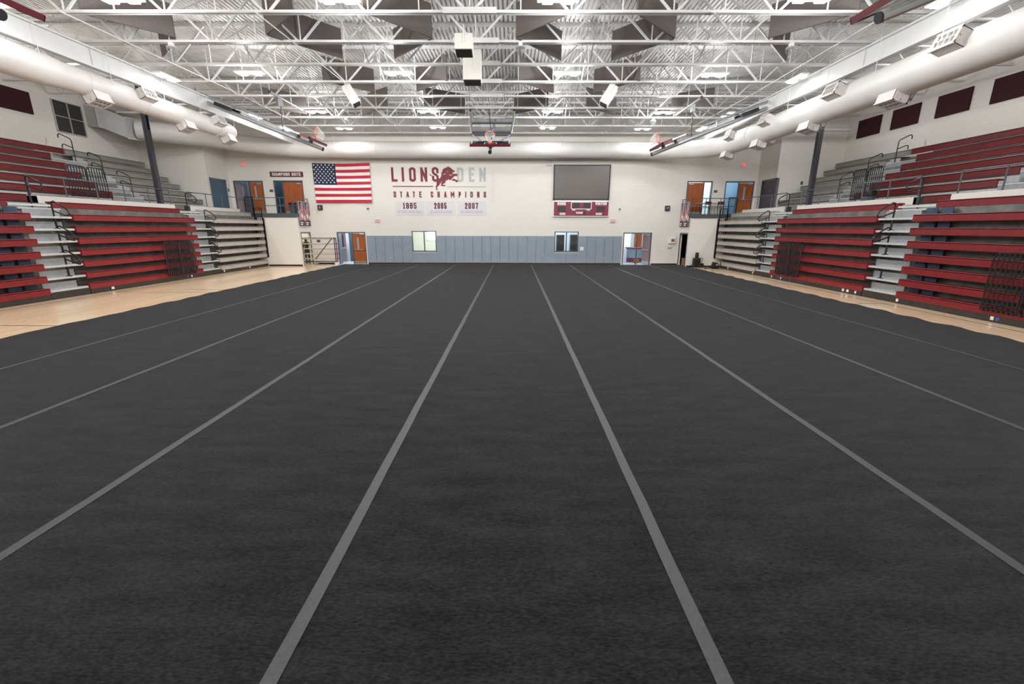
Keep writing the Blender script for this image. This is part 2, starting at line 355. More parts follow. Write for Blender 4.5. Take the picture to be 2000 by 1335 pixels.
for s, xs, xo, yj in (('L',-19.4,-23.5,29.35),('R',16.55,20.5,29.35)):
    nm = 'left' if s == 'L' else 'right'; sg = -1 if s == 'L' else 1
    hole = [(29.5,31.12,FL,5.6)] if s == 'L' else [(29.3,30.95,FL,5.6)]
    b = MB(); grid_wall(b, yj, YB, FL-.2, ZD, hole, lambda a0,a1,z0,z1: b.box(xs, xs+sg*.2, a0, a1, z0, z1)); struct(b, 'wall_%s_side' % nm, 'block')
    struct(MB().box(xs+sg*.2, xo+sg*.2, yj, yj+.2, 0, ZD), 'wall_%s_return' % nm, 'block')
    struct(MB().box(xo, xo+sg*.2, -7, yj, 0, ZD), 'wall_%s' % nm, 'block')
    # storage wall behind the telescopic stands, walkway slab and kerb
    struct(MB().box(xf(s,1.42), xf(s,1.6), -7, 29.85, 0, FL-.2), 'wall_%s_storage' % nm, 'block')
    xc = -14.25 if s == 'L' else 11.62
    b = MB(); b.box(xf(s,1.4), xo, -7, yj, FL-.2, FL); b.box(xf(s,1.4), xs, yj, YB, FL-.2, FL); b.box(xc, xf(s,1.4), 29.87, YB, FL-.2, FL)
    struct(b, 'floor_%s_walkway' % nm, 'concrete')
    struct(MB().box(xc-sg*.02, xf(s,1.4), 29.83, 29.87, FL-.24, FL+.02), 'trim_%s_slab' % nm, 'slab')
    # facing wing under the walkway and its door return
    struct(MB().box(xc, xf(s,1.5), 29.87, 30.05, 0, FL-.22), 'wall_%s_wing' % nm, 'block')
    dh = (30.1,31.5,0,2.2)
    b = MB(); grid_wall(b, 30.05, YB, 0, FL-.2, [dh], lambda a0,a1,z0,z1: b.box(xc, xc+sg*.15, a0, a1, z0, z1)); struct(b, 'wall_%s_doorway' % nm, 'block')
    struct(MB().box(xc-sg*.012, xf(s,.02), 29.855, 29.87, 0, .1), 'baseboard_%s_wing' % nm, 'base')
    b = MB(); b.box(xc-sg*.02, xc+sg*.03, dh[0]-.0, dh[0]+.05, 0, 2.2); b.box(xc-sg*.02, xc+sg*.03, dh[1]-.03, dh[1]+.03, 0, 2.2); b.box(xc-sg*.03, xc+sg*.1, dh[0], dh[1], 2.13, 2.22)
    struct(b, 'door_5' if s == 'L' else 'door_6', 'frame', 'grey frame of the narrow doorway under the %s walkway' % nm)
    # a room behind that doorway
    struct(MB().box(xf(s,1.42), xf(s,1.42)-sg*.02, 30.05, YB, 0, FL-.2), 'wall_%s_store' % nm, 'offwhite' if s == 'L' else 'blk')  # right side painted black in place of an unlit room's shade
    ks = [(-7,15.45),(17.0,24.12),(25.25,29.8)] if s == 'L' else [(-7,15.7),(17.0,24.05),(25.15,29.75)]
    for i, (a, c) in enumerate(ks): struct(MB().bbox(xf(s,1.4), xf(s,1.58), a, c, FL, 3.68, .01), 'trim_%s_kerb_%d' % (nm, i+1), 'offwhite')
struct(MB().box(-24.2, 21.2, -7.2, -7, 0, ZD), 'wall_rear', 'block')
# ribbed deck, ribs run away from the camera
b = MB(); x = -23.9; prof = []
while x < 20.9:
    prof += [(x,0),(x+.085,0),(x+.097,.075),(x+.145,.075)]; x += .157
n = len(prof); b.add([(px,-7,ZD+pz) for px,pz in prof]+[(px,31.8,ZD+pz) for px,pz in prof], [(i,i+1,n+i+1,n+i) for i in range(n-1)])
struct(b, 'ceiling', 'deck', 'white ribbed metal roof deck')
struct(MB().box(-24.2,21.2,-7.2,32,ZD+.2,ZD+.3), 'ceiling_top', 'deck')
b = MB(); b.box(-14.2,-12.5,YB-.02,YB,0,.1); b.box(-10.35,7.6,YB-.02,YB,0,.1); b.box(9.75,11.6,YB-.02,YB,0,.1); struct(b, 'baseboard_back', 'base')
b = MB(); b.box(-14.1,11.6,YB-.12,YB,9.0,9.5); struct(b, 'trim_roof_edge', 'steelw')

# court lines on the bare wood
b = MB(); b.box(-16.02,-15.98,-7,30,.001,.002); struct(b, 'floor_line_1', 'line')
b = MB(); b.box(12.93,12.97,-7,29,.001,.002); struct(b, 'floor_line_2', 'line')
b = MB(); b.box(-14.0,-12.0,18.3,18.35,.001,.002); b.box(-15.9,-12,17.5,17.54,.001,.002); b.box(-14.9,-14.5,11.0,11.35,.001,.0015); b.box(-15.9,-12,11.3,11.34,.001,.002); struct(b, 'floor_line_3', 'line')
b = MB(); b.box(12.0,12.9,15.2,15.24,.001,.002); b.box(11.9,12.9,20.6,20.64,.001,.002); struct(b, 'floor_line_4', 'line')

# ================================================================== floor cover
seams = [-12.0,-9.42,-6.68,-4.06,-1.40,1.225,3.92,6.66,9.45,11.75]
pos = ['leftmost','second from the left','third from the left','fourth from the left','middle','fourth from the right','third from the right','second from the right','rightmost']
for i in range(9):
    b = MB(); ny = 150; x0, x1 = seams[i]+.002, seams[i+1]-.002; nx = 4; vs = []; zz = .012
    for j in range(ny+1):
        y = -4+j*(31.34+4)/ny
        e0 = e1 = 0.
        if i == 0: e0 = .035*math.sin(y*5.6)*(.5+.5*math.sin(y*.7))+.03*math.sin(y*2.1)
        if i == 8: e1 = .035*math.sin(y*5.1)*(.5+.5*math.sin(y*.6+1))+.03*math.sin(y*1.9)
        for k in range(nx+1):
            t = k/nx; xx = x0+e0*(1-t)+(x1-x0+e1-e0)*t if False else (x0+e0)*(1-t)+(x1+e1)*t
            edge = (i == 0 and k == 0) or (i == 8 and k == nx)
            vs.append((xx, y, zz+(.012*(1+math.sin(y*5.6)) if edge else .0015*math.sin(y*2.3+i)*math.sin(t*3+i))))
    fs = [(j*(nx+1)+k, j*(nx+1)+k+1, (j+1)*(nx+1)+k+1, (j+1)*(nx+1)+k) for j in range(ny) for k in range(nx)]
    n = len(vs); b.add(vs, fs)
    b.add([(x0,-4,.002),(x1,-4,.002),(x1,31.34,.002),(x0,31.34,.002)], [(0,1,2,3)])
    o = b.build('carpet_strip', 'carpet', None, True)
    tag(o, 'long black carpet strip laid on the court, %s of the nine' % pos[i], 'floor cover', 'black carpet strips covering the court')
for i in range(8):
    b = MB(); x = seams[i+1]; ny = 60; w = .05; vs = []; off = [random.uniform(-.008,.008) for _ in range(ny+1)]
    for j in range(ny+1):
        y = -4+j*35.3/ny
        for q in ((-w,.0135),(-w,.0165),(w,.0165),(w,.0135)): vs.append((x+q[0]+off[j]*.6, y, q[1]+.0015))
    fs = [(j*4+k, j*4+(k+1)%4, (j+1)*4+(k+1)%4, (j+1)*4+k) for j in range(ny) for k in range(4)]
    b.add(vs, fs); o = b.build('seam_tape', 'tape')
    nm = ['leftmost','second from the left','third from the left','just left of the middle strip','just right of the middle strip','third from the right','second from the right','rightmost'][i]
    tag(o, 'long grey tape line over a carpet seam, %s' % nm, 'tape', 'grey seam tapes on the black carpet')

# ================================================================== telescopic stands (lower) and fixed rows (upper)
ROWZ = lambda k: .30+.43*k
def lower_section(s, y0, y1, colour, label):
    seat = 'red' if colour == 'red' else 'greyseat'; sg = -1 if s == 'L' else 1
    t = T('bleacher_section', label, 'bleacher', (xf(s,.3),(y0+y1)/2,0), 'closed telescopic bleacher sections')
    for k in range(8):
        d = 0. if k < 7 else .7; z = ROWZ(k) if k < 7 else 3.33
        yy0, yy1 = y0, y1
        b = MB()
        b.bbox(xf(s,d), xf(s,d+.26), yy0, yy1, z+.06, z+.12, .018)
        b.bbox(xf(s,d), xf(s,d+.06), yy0, yy1, z-.12, z+.115, .018)
        b.box(xf(s,d+.03), xf(s,d+.2), yy0+.02, yy0+.05, z-.1, z+.1); b.box(xf(s,d+.03), xf(s,d+.2), yy1-.05, yy1-.02, z-.1, z+.1)
        t.part(b, 'seat', seat)
    for k in range(7):
        z = ROWZ(k); b = MB(); b.box(xf(s,.5), xf(s,.53), y0+.05, y1-.05, z+.06, z+.33); t.part(b, 'riser', 'galv')
        b = MB(); b.box(xf(s,.08), xf(s,.6), y0+.04, y1-.04, z+.0, z+.045); t.part(b, 'deck_board', 'galv')
    b = MB(); b.box(xf(s,.78), xf(s,1.38), y0, y1, 3.14, 3.2); t.part(b, 'deck_board', 'alu')
    b = MB(); b.box(xf(s,.72), xf(s,.74), y0+.05, y1-.05, 2.97, 3.2); t.part(b, 'riser', 'alu')
    b = MB(); b.box(xf(s,.02), xf(s,.06), y0, y1, .015, .2); b.box(xf(s,.07), xf(s,.42), y0, y1, 0.01, .16); kp = t.part(b, 'skirt', 'kick')
    # blue grey carriage plates behind the aisle end of the near sections
    if y0 < 10:
        for k in range(7):
            z = ROWZ(k)
            for e in (.1,.62): b = MB(); b.box(xf(s,.33), xf(s,.35), y1-e-.4, y1-e, z+.09, z+.32); t.part(b, 'carriage_plate', 'navy')
    return t, kp
def lower_aisle(s, y0, y1, label, yp):
    sg = -1 if s == 'L' else 1
    t = T('bleacher_aisle', label, 'aisle steps', (xf(s,.3),(y0+y1)/2,0), 'bleacher aisle steps')
    for k in range(8):
        z = ROWZ(k)
        d = .07 if k < 7 else .72
        b = MB(); b.box(xf(s,d), xf(s,d+.3), y0, y1, z-.02, z+.025); b.box(xf(s,d-.012), xf(s,d+.03), y0, y1, z-.045, z+.028); t.part(b, 'tread', 'alu')
        if k < 7:
            b = MB(); b.box(xf(s,.3), xf(s,.32), y0+.02, y1-.18 if s == 'L' else y1-.02, z+.025, z+.27); t.part(b, 'riser', 'steprise')
    b = MB(); b.box(xf(s,.03), xf(s,.06), y0, y1, .015, .255); t.part(b, 'skirt', 'kick')
    b = MB(); b.box(xf(s,.4), xf(s,1.38), y0, y1, 3.14, 3.2); t.part(b, 'deck_board', 'alu')
    b = MB(); b.box(xf(s,.6), xf(s,.62), y0, y1, 2.85, 3.14); t.part(b, 'riser', 'alu')
    for k in (1,3,5):
        z = ROWZ(k)
        def P(d, h): return (xf(s,d), yp, z+h)
        if s == 'R' and k == 1 and yp < 20:
            b = MB(); b.tube([P(.12,.03),P(.12,.42)], .03, 8); b.box(xf(s,.06), xf(s,.18), yp-.06, yp+.06, z+.02, z+.05); t.part(b, 'handrail', 'blk', True, 'bare black post left without its loop'); continue
        b = MB(); b.tube([P(.12,.03),P(.12,.45),P(.12,.88),P(.09,.96),P(.02,.98),P(-.3,.78),P(-.42,.66),P(-.46,.54),P(-.4,.47),P(-.3,.49),P(.12,.66)], .026, 8)
        b.tube([P(.12,.02),P(.12,.4)], .034, 8); b.box(xf(s,.05), xf(s,.19), yp-.06, yp+.06, z+.02, z+.05)
        t.part(b, 'handrail', 'blk', True)
    # loop post standing in the kerb gap
    def P(d, h): return (xf(s,d), yp+.45, 3.2+h)
    b = MB(); b.tube([P(1.3,0),P(1.3,1.0),P(1.27,1.1),P(1.2,1.12),P(.85,.94),P(.76,.84),P(.74,.7),P(.8,.62),P(1.3,.8)], .028, 8); b.box(xf(s,1.23), xf(s,1.37), yp+.39, yp+.51, 3.2, 3.24); t.part(b, 'handrail', 'blk', True)
    b = MB(); b.box(xf(s,1.4), xf(s,1.58), yp+.6, yp+.8, 3.4, 3.66); t.part(b, 'kerb_end_post', 'col')
    return t
def stickers(t, kp, s, ys):
    for y, m_, w in ys:
        b = MB(); b.box(xf(s,.014), xf(s,.02), y, y+w, .06, .16); o = t.sub(b, 'sticker', m_, kp)
secs = {}
for s, dat in (('L', [(7.0,15.5,'red'),(17.0,23.45,'red'),(24.95,29.78,'grey')]), ('R', [(7.0,15.4,'red'),(16.93,23.25,'red'),(24.75,29.75,'grey')])):
    nm = 'left' if s == 'L' else 'right'
    for i, (a, c, col) in enumerate(dat):
        lab = ('%s bleacher section folded shut along the %s side, nearest the camera' if i == 0 else '%s bleacher section folded shut in the middle of the %s side' if i == 1 else '%s bleacher section folded shut at the far end of the %s side') % (col, nm)
        secs[s, i] = lower_section(s, a, c, col, lab)
stickers(*secs['L',1], 'L', [(17.9,'sticker',.13),(22.2,'stickb',.08),(22.5,'sticker',.08),(22.75,'stickb',.05)])
stickers(*secs['L',2], 'L', [(25.1,'sticker',.1),(27.6,'sticker',.1)])
stickers(*secs['R',1], 'R', [(17.2,'sticker',.08),(17.6,'sticker',.12),(17.85,'sticker',.12),(21.4,'stickb',.08),(22.2,'sticker',.07),(22.4,'stickb',.07),(23.0,'sticker',.08)])
stickers(*secs['R',2], 'R', [(24.85,'sticker',.1),(27.8,'sticker',.1)])
stickers(*secs['R',0], 'R', [(11.95,'stickb',.1),(12.1,'sticker',.09),(15.25,'sticker',.1)])
lower_aisle('L', 15.52, 16.98, 'silver aisle steps with black loop handrails, between the two red left sections', 16.4)
lower_aisle('L', 23.47, 24.93, 'silver aisle steps with black loop handrails, beside the grey left section', 24.43)
lower_aisle('R', 15.42, 16.91, 'silver aisle steps with loop handrails and one bare post, between the two red right sections', 16.33)
lower_aisle('R', 23.27, 24.73, 'silver aisle steps with black loop handrails, beside the grey right section', 24.23)

def upper_section(s, y0, y1, colour, label, topy=None):
    seat = 'redshade' if colour == 'red' else 'greyshade'
    t = T('bench_section', label, 'bleacher', (xf(s,4.5),(y0+y1)/2,FL), 'open upper bench sections')
    for j in range(7):
        d = 2.5+.645*j; z = 3.64+.435*j
        a, c = (topy if (j == 6 and topy) else (y0, y1))
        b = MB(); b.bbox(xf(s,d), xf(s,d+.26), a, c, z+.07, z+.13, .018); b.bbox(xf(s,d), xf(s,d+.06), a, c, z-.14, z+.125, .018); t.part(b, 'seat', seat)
        b = MB(); b.box(xf(s,d+.1), xf(s,min(d+.74,6.96)), y0, y1, z-.18, z-.14); t.part(b, 'deck_board', 'galv')
        b = MB(); b.box(xf(s,d+.1), xf(s,d+.13), y0, y1, z-.14-.435 if j else FL+.005, z-.18); t.part(b, 'riser', 'alu')
    return t
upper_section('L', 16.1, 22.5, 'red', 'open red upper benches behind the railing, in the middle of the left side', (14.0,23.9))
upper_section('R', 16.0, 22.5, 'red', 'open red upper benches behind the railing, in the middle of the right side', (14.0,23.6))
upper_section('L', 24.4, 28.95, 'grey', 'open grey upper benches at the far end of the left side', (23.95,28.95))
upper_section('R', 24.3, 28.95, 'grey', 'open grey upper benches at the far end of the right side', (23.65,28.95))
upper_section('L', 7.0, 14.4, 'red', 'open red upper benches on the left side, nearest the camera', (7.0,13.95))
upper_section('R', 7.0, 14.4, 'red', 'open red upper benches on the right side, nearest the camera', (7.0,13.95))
def upper_aisle(s, y0, y1, label, yp):
    t = T('bench_aisle', label, 'aisle steps', (xf(s,4.5),(y0+y1)/2,FL), 'upper aisle steps')
    for j in range(6):
        d = 2.5+.645*j; z = 3.64+.435*j
        b = MB(); b.box(xf(s,d+.02), xf(s,d+.7), y0, y1, z-.1, z-.06); t.part(b, 'tread', 'alu')
        b = MB(); b.box(xf(s,d+.04), xf(s,d+.07), y0, y1, z-.5 if j else FL+.005, z-.1); t.part(b, 'riser', 'steprise')
        if j < 5:
            b = MB(); b.box(xf(s,d+.36), xf(s,d+.66), y0+.15, y1-.35, z-.06, z+.12); t.part(b, 'step_block', 'galv')
    for j in (1,3,5):
        d = 2.62+.645*j; z = 3.6+.435*j
        def P(a, h): return (xf(s,d+a), yp, z+h)
        b = MB(); b.tube([P(0,0),P(0,.95),P(.04,1.05),P(.5,1.28),P(.58,1.28),P(.62,1.22),P(.62,1.1)], .024, 8)
        b.tube([P(0,.62),P(.4,.8),P(.48,.8),P(.52,.74),P(.52,.62)], .022, 8); b.box(xf(s,d-.06), xf(s,d+.06), yp-.06, yp+.06, z-.04, z)
        t.part(b, 'handrail', 'blk', True)
for s, nm in (('L','left'),('R','right')):
    upper_aisle(s, 22.52, 24.38 if s == 'L' else 24.28, 'upper aisle steps between red and grey benches, %s side' % nm, 23.85)
    upper_aisle(s, 14.42, 16.08 if s == 'L' else 15.98, 'upper aisle steps between the red benches nearest the camera, %s side' % nm, 15.2)

def fold_rail(s, d, y0, y1, z0, z1, label, lean=.0, n=7):
    t = T('folded_guard_rail', label, 'guard rail', (xf(s,d),(y0+y1)/2,z0), 'folded black guard rails stored on the benches')
    half = (y1-y0)/2
    for q in range(2):
        a, c = y0+q*half+.03, y0+(q+1)*half-.03
        b = MB(); pt = lambda y, h: (xf(s,d+lean*h), y, z0+h*(z1-z0))
        b.tube([pt(a,0),pt(a,.9),pt(a+.05,.98),pt(a+.12,1),pt(c-.12,1),pt(c-.05,.98),pt(c,.9),pt(c,0)], .022, 6)
        b.tube([pt(a,.03),pt(c,.03)], .02, 6); b.tube([pt(a,.12),pt(c,.12)], .02, 6)
        fr = t.part(b, 'frame', 'blk', True)
        b = MB()
        for k in range(1, n): y = a+(c-a)*k/n; b.tube([pt(y,.03),pt(y,1)], .02, 6, False)
        for k in range(n): y = a+(c-a)*(k+.5)/n; b.box(xf(s,d-.03), xf(s,d+.05), y-.04, y+.04, z0, z0+.06)
        t.part(b, 'bars', 'blk')
fold_rail('L', -.06, 20.95, 22.87, .25, 1.86, 'folded black guard rail leaning on the middle red section, left side')
fold_rail('R', -.06, 20.82, 22.7, .3, 1.86, 'folded black guard rail leaning on the middle red section, right side')
fold_rail('R', -.06, 10.55, 12.48, .3, 1.9, 'folded black guard rail on the red section nearest the camera, right side')
fold_rail('L', 2.42, 19.6, 21.5, FL+.42, 5.1, 'folded black guard rail standing on the upper benches, left side')
fold_rail('R', 2.42, 20.1, 21.8, FL+.42, 5.15, 'folded black guard rail standing on the upper benches, right side')
def end_rail(s, label):
    t = T('end_guard', label, 'guard rail', (xf(s,.6),29.8,0), 'black end guards of the grey sections')
    y = 29.81
    for d0, d1, z0, z1 in ((.5,1.02,2.9,4.45),(.02,.5,1.5,3.75),(-.06,.02,.6,3.1)):
        b = MB(); b.bar((xf(s,d0),y,z0),(xf(s,d0),y,z1),.05); b.bar((xf(s,d1),y,z0),(xf(s,d1),y,z1),.05); b.bar((xf(s,d0),y,z1),(xf(s,d1),y,z1),.04); b.bar((xf(s,d0),y,z0),(xf(s,d1),y,z0),.04); t.part(b, 'frame', 'blk')
        b = MB(); nn = max(2, int((d1-d0)/.1))
        for k in range(1, nn): x = xf(s, d0+(d1-d0)*k/nn); b.bar((x,y,z0),(x,y,z1),.022)
        if b.v: t.part(b, 'bars', 'blk')
    b = MB(); b.box(xf(s,.35), xf(s,1.3), y-.02, y+.02, 2.75, 3.12); t.part(b, 'end_panel', 'blk')
end_rail('L', 'black barred end guard beside the grey left section'); end_rail('R', 'black barred end guard beside the grey right section')

# railings on kerb and walkway
def railing(s, label, runs, posts, zb):
    t = T('railing', label, 'railing', (*posts[0][:2], zb), 'blue grey walkway railings')
    for run in runs:
        b = MB(); b.tube(run, .024, 8); t.part(b, 'rail', 'rail', True)
    for x, y, z0, z1 in posts:
        b = MB(); b.tube([(x,y,z0),(x,y,z1)], .024, 8); b.lathe([(.045,0),(.045,.012),(.03,.02)], (x,y,z0), 10); t.part(b, 'post', 'rail', True)
for s, nm in (('L','left'),('R','right')):
    x = xf(s,1.5); sp = (17.1,24.0,25.35,29.7) if s == 'L' else (17.1,23.95,25.25,29.65)
    for a, c, lb in ((sp[0],sp[1],'in front of the red upper benches'),(sp[2],sp[3],'in front of the grey upper benches')):
        ps = [a+(c-a)*i/max(1,round((c-a)/1.42)) for i in range(max(1,round((c-a)/1.42))+1)]
        railing(s, 'single rail on the %s white kerb, %s' % (nm, lb), [[(x,a,4.4),(x,c,4.4)]], [(x,y,3.68,4.4) for y in ps], 3.68)
    if s == 'R': railing(s, 'single rail on the right white kerb, nearest the camera', [[(x,7,4.4),(x,15.6,4.4)]], [(x,y,3.68,4.4) for y in (8.6,10,11.4,12.8,14.2,15.6)], 3.68)
    xc = -14.2 if s == 'L' else 11.57; xe = xf(s,.95)
    n = 3; xs = [xc+(xe-xc)*i/n for i in range(n+1)]
    railing(s, 'two rail balustrade round the %s walkway corner' % nm, [[(xe,29.9,FL+1.0),(xc,29.9,FL+1.0),(xc,31.55,FL+1.0)],[(xe,29.9,FL+.5),(xc,29.9,FL+.5),(xc,31.55,FL+.5)]],
            [(q,29.9,FL,FL+1.0) for q in xs]+[(xc,30.75,FL,FL+1.0),(xc,31.5,FL,FL+1.0)], FL)
# steel columns
for s, y, nm in (('L',23.6,'left'),('R',23.67,'right')):
    x = xf(s,1.72); t = T('steel_column', 'charcoal steel column rising from the %s walkway to the roof' % nm, 'column', (x,y,FL), 'charcoal columns')
    b = MB(); b.box(x-.11,x+.11,y-.1,y-.085,FL,ZD-.1); b.box(x-.11,x+.11,y+.085,y+.1,FL,ZD-.1); b.box(x-.008,x+.008,y-.1,y+.1,FL,ZD-.1); b.box(x-.11,x-.09,y-.09,y+.09,FL,7.2); b.box(x+.09,x+.11,y-.09,y+.09,FL,7.2)
    t.part(b, 'shaft', 'col'); t.part(MB().box(x-.16,x+.16,y-.16,y+.16,FL,FL+.02), 'base_plate', 'col')

# ================================================================== roof steel
TY = [14.22+2.03*k for k in range(9)]; XA, XBm = -14.1, 11.6; ZB, ZT = 8.35, 9.7
Lsp = XBm-XA; npan = 9; pw = Lsp/npan
def build_truss(y, label):
    t = T('roof_truss', label, 'truss', (0,y,ZB), 'white steel roof trusses')
    def angle(z, h, flip):
        b = MB(); b.box(XA-.1,XBm+.1,y-.085,y-.012,z,z+.012) if not flip else b.box(XA-.1,XBm+.1,y-.085,y-.012,z+h-.012,z+h)
        b.box(XA-.1,XBm+.1,y+.012,y+.085,z,z+.012) if not flip else b.box(XA-.1,XBm+.1,y+.012,y+.085,z+h-.012,z+h)
        b.box(XA-.1,XBm+.1,y-.022,y-.012,z,z+h); b.box(XA-.1,XBm+.1,y+.012,y+.022,z,z+h); return b
    t.part(angle(ZB,.09,False), 'bottom_chord', 'steelw'); t.part(angle(ZT-.1,.1,True), 'top_chord', 'steelw')
    w = .06
    for i in range(npan):
        xb = XA+pw*(i+.5); xl, xr = XA+pw*i, XA+pw*(i+1)
        for xt in (xl, xr):
            sx = .07 if xt > xb else -.07
            t.part(MB().bar((xb+sx,y,ZB+.05),(xt-sx,y,ZT-.06),w,.045,(0,1,0)), 'web_member', 'steelw')
        t.part(MB().bar((xb,y,ZB+.05),(xb,y,ZT-.06),.035,.035,(0,1,0)), 'web_member', 'steelw')
        if i: t.part(MB().bar((xl,y,ZB+.05),(xl,y,ZT-.06),.03,.03,(0,1,0)), 'web_member', 'steelw')
    b = MB(); b.box(-2.0,-.5,y-.1,y-.088,ZB-.02,ZB+.13); t.part(b, 'splice_plate', 'steelw')
    return t.o
tr = build_truss(TY[0], 'white roof truss spanning the gym, nearest the camera')
for k in range(1, 9):
    o = copy_tree(tr, None, (0,TY[k]-TY[0],0)); o['label'] = 'white roof truss spanning the gym, %s back from the camera' % ORD[k+1] if k < 8 else 'white roof truss spanning the gym, closest to the back wall'
# cross bracing between trusses
bx = [-9.6,-5.4,2.75,6.7]
def build_brace(x, y, label):
    t = T('cross_brace', label, 'bracing', (x,y,ZB), 'white cross braces between roof trusses')
    t.part(MB().bar((x-.03,y+.09,ZB+.06),(x-.03,y+1.94,ZT-.08),.04,.04,(1,0,0)), 'strut', 'steelw')
    t.part(MB().bar((x+.03,y+.09,ZT-.08),(x+.03,y+1.94,ZB+.06),.04,.04,(1,0,0)), 'strut', 'steelw'); return t.o
br0 = build_brace(bx[0], TY[0], 'x')
ln = ['leftmost line','line left of the speakers','line right of the speakers','rightmost line']
for i, x in enumerate(bx):
    for k in range(8):
        o = br0 if (i, k) == (0, 0) else copy_tree(br0, None, (x-bx[0], TY[k]-TY[0], 0))
        o['label'] = 'crossed roof braces between the %s and %s trusses, %s' % (ORD[k+1], ORD[k+2], ln[i])
# girders carrying the truss ends
for x, nm in ((XA,'left'),(XBm,'right')):
    sg = -1 if nm == 'left' else 1
    t = T('roof_girder', 'deep white roof girder running over the %s stands' % nm, 'girder', (x,20,7.7), 'white roof girders')
    b = MB(); b.box(x-.02+sg*.06,x+.02+sg*.06,-6.9,31.0,7.76,8.3); t.part(b, 'web_plate', 'girder')
    b = MB(); b.box(x-.11+sg*.06,x+.11+sg*.06,-6.9,31.0,7.7,7.76); t.part(b, 'flange', 'girder'); b = MB(); b.box(x-.11+sg*.06,x+.11+sg*.06,-6.9,31.0,8.28,8.34); t.part(b, 'flange', 'girder')
    b = MB()
    for y in (11,16.5,21.5,26.5): b.box(x-sg*.0,x+sg*.04,y-.01,y+.01,7.76,8.28)
    t.part(b, 'splice_seam', 'steelw')
# shallow joists over the stands
for nm, xa, xb in (('left',-23.4,-14.3),('right',11.8,20.4)):
    t0 = None
    for k in range(9):
        lab = 'shallow white joist above the %s stands, %s back from the camera' % (nm, ORD[k+1])
        if t0 is None:
            y = TY[0]; t = T('bar_joist', lab, 'joist', (0,y,9.0), 'shallow joists above the stands')
            t.part(MB().box(xa,xb,y-.05,y+.05,9.0,9.06), 'bottom_chord', 'steelw'); t.part(MB().box(xa,xb,y-.06,y+.06,9.64,9.7), 'top_chord', 'steelw')
            b = MB(); n = 14; pts = [(xa+(xb-xa)*i/n, y, 9.66 if i%2 == 0 else 9.04) for i in range(n+1)]
            for i in range(n): b.bar(pts[i], pts[i+1], .03)
            t.part(b, 'web_rod', 'steelw'); t0 = t.o
        else: o = copy_tree(t0, None, (0,TY[k]-TY[0],0)); o['label'] = lab
# long pipes
tag(MB().tube([(18.6,8,8.75),(18.6,28.2,8.75)],.045,8).build('sprinkler_pipe','steelw',None,True), 'thin white pipe running along the right wall above the maroon panels', 'pipe')
tag(MB().tube([(16.5,27.9,8.1),(19.6,27.9,8.1)],.09,10).build('branch_duct','duct',None,True), 'short white round branch duct beside the right column', 'duct')
tag(MB().tube([(-22.3,26.9,8.75),(-16.6,26.9,8.75)],.045,8).build('sprinkler_pipe','steelw',None,True), 'thin white pipe above the grey square duct on the left', 'pipe')
for i, (x, lab) in enumerate(((-7.2,'left of the flag'),(5.6,'over the video screen'),(-12.6,'beside the left girder'),(10.4,'beside the right girder'))):
    tag(MB().tube([(x,14.0,ZB-.03),(x+.25,22,ZB-.03),(x+.1,30.6,ZB-.03)],.016,6).build('conduit','steelw',None,True), 'thin white conduit under the trusses, %s' % lab, 'conduit')

# ================================================================== acoustic baffles
ZP0, ZP1 = 8.42, 9.36
baf = [((-7.87,15.84),(-6.2,14.3)),((-7.87,15.84),(-6.15,17.85)),((-4.3,14.3),(-2.62,16.05)),((-4.35,17.92),(-2.62,16.05)),((-4.38,21.8),(-2.74,20.2)),((-4.6,24.45),(-2.58,25.75)),((-8.0,20.3),(-6.25,21.95)),((-8.25,26.05),(-6.35,24.4)),((-12.75,24.5),(-11.1,25.9)),((-12.4,14.35),(-10.85,16.05)),((-12.6,17.7),(-11.0,16.2)),
 ((.04,16.02),(1.6,14.35)),((.04,16.02),(1.72,18.05)),((3.5,18.05),(5.17,16.1)),((3.44,14.35),(5.17,16.1)),((8.1,16.1),(9.75,14.3)),((8.5,16.45),(9.88,18.0)),((.16,20.3),(1.8,22.0)),((-.03,25.8),(1.75,24.4)),((3.55,22.0),(5.22,20.2)),((3.6,24.45),(5.5,25.95)),((8.3,25.7),(10.1,24.45))]
rows = sorted(range(len(baf)), key=lambda i: baf[i][0][1]+baf[i][1][1])
bl = ['left of centre in the front row, short brown face turned to the left','dark long face left of centre behind the front row','large dark panel just left of the white speakers','brown panel meeting the dark one left of the speakers','light panel left of the second white speaker','black faced panel left of the basketball goal','brown panel above the tilted left speaker','small brown panel behind the tilted left speaker','pale panel above the left basketball goal','largest panel at the left edge of the front row','narrow triangular looking panel behind the large left one',
 'large brown panel just right of the white speakers','dark panel meeting the brown one right of the speakers','dark panel right of centre behind the front row','brown panel right of centre in the front row','large panel at the right edge of the front row','narrow panel behind the large right one','light panel right of the second white speaker','dark panel right of the basketball goal','brown panel above the tilted right speaker','brown panel behind the tilted right speaker','pale panel above the right basketball goal']
for (p, q), lab in zip(baf, bl):
    P, Q = Vector((*p,0)), Vector((*q,0)); mid = (P+Q)/2; dv = (Q-P).normalized(); nv = Vector((-dv.y,dv.x,0))*.025
    P += dv*.05; Q -= dv*.05
    t = T('acoustic_baffle', 'grey baffle, '+lab, 'baffle', (mid.x,mid.y,ZP0), 'grey acoustic baffles hung between the trusses')
    b = MB(); v = [P-nv,Q-nv,Q+nv,P+nv]; b.add([(*w.xy,ZP0) for w in v]+[(*w.xy,ZP1) for w in v],[(0,3,2,1),(4,5,6,7),(0,1,5,4),(1,2,6,5),(2,3,7,6),(3,0,4,7)]); t.part(b, 'panel', 'baffle')
    b = MB()
    for w in (.15,.85): e = P+(Q-P)*w; b.tube([(e.x,e.y,ZP1-.02),(e.x,e.y,ZD+.02)],.006,5)
    t.part(b, 'hanger_wire', 'steel')

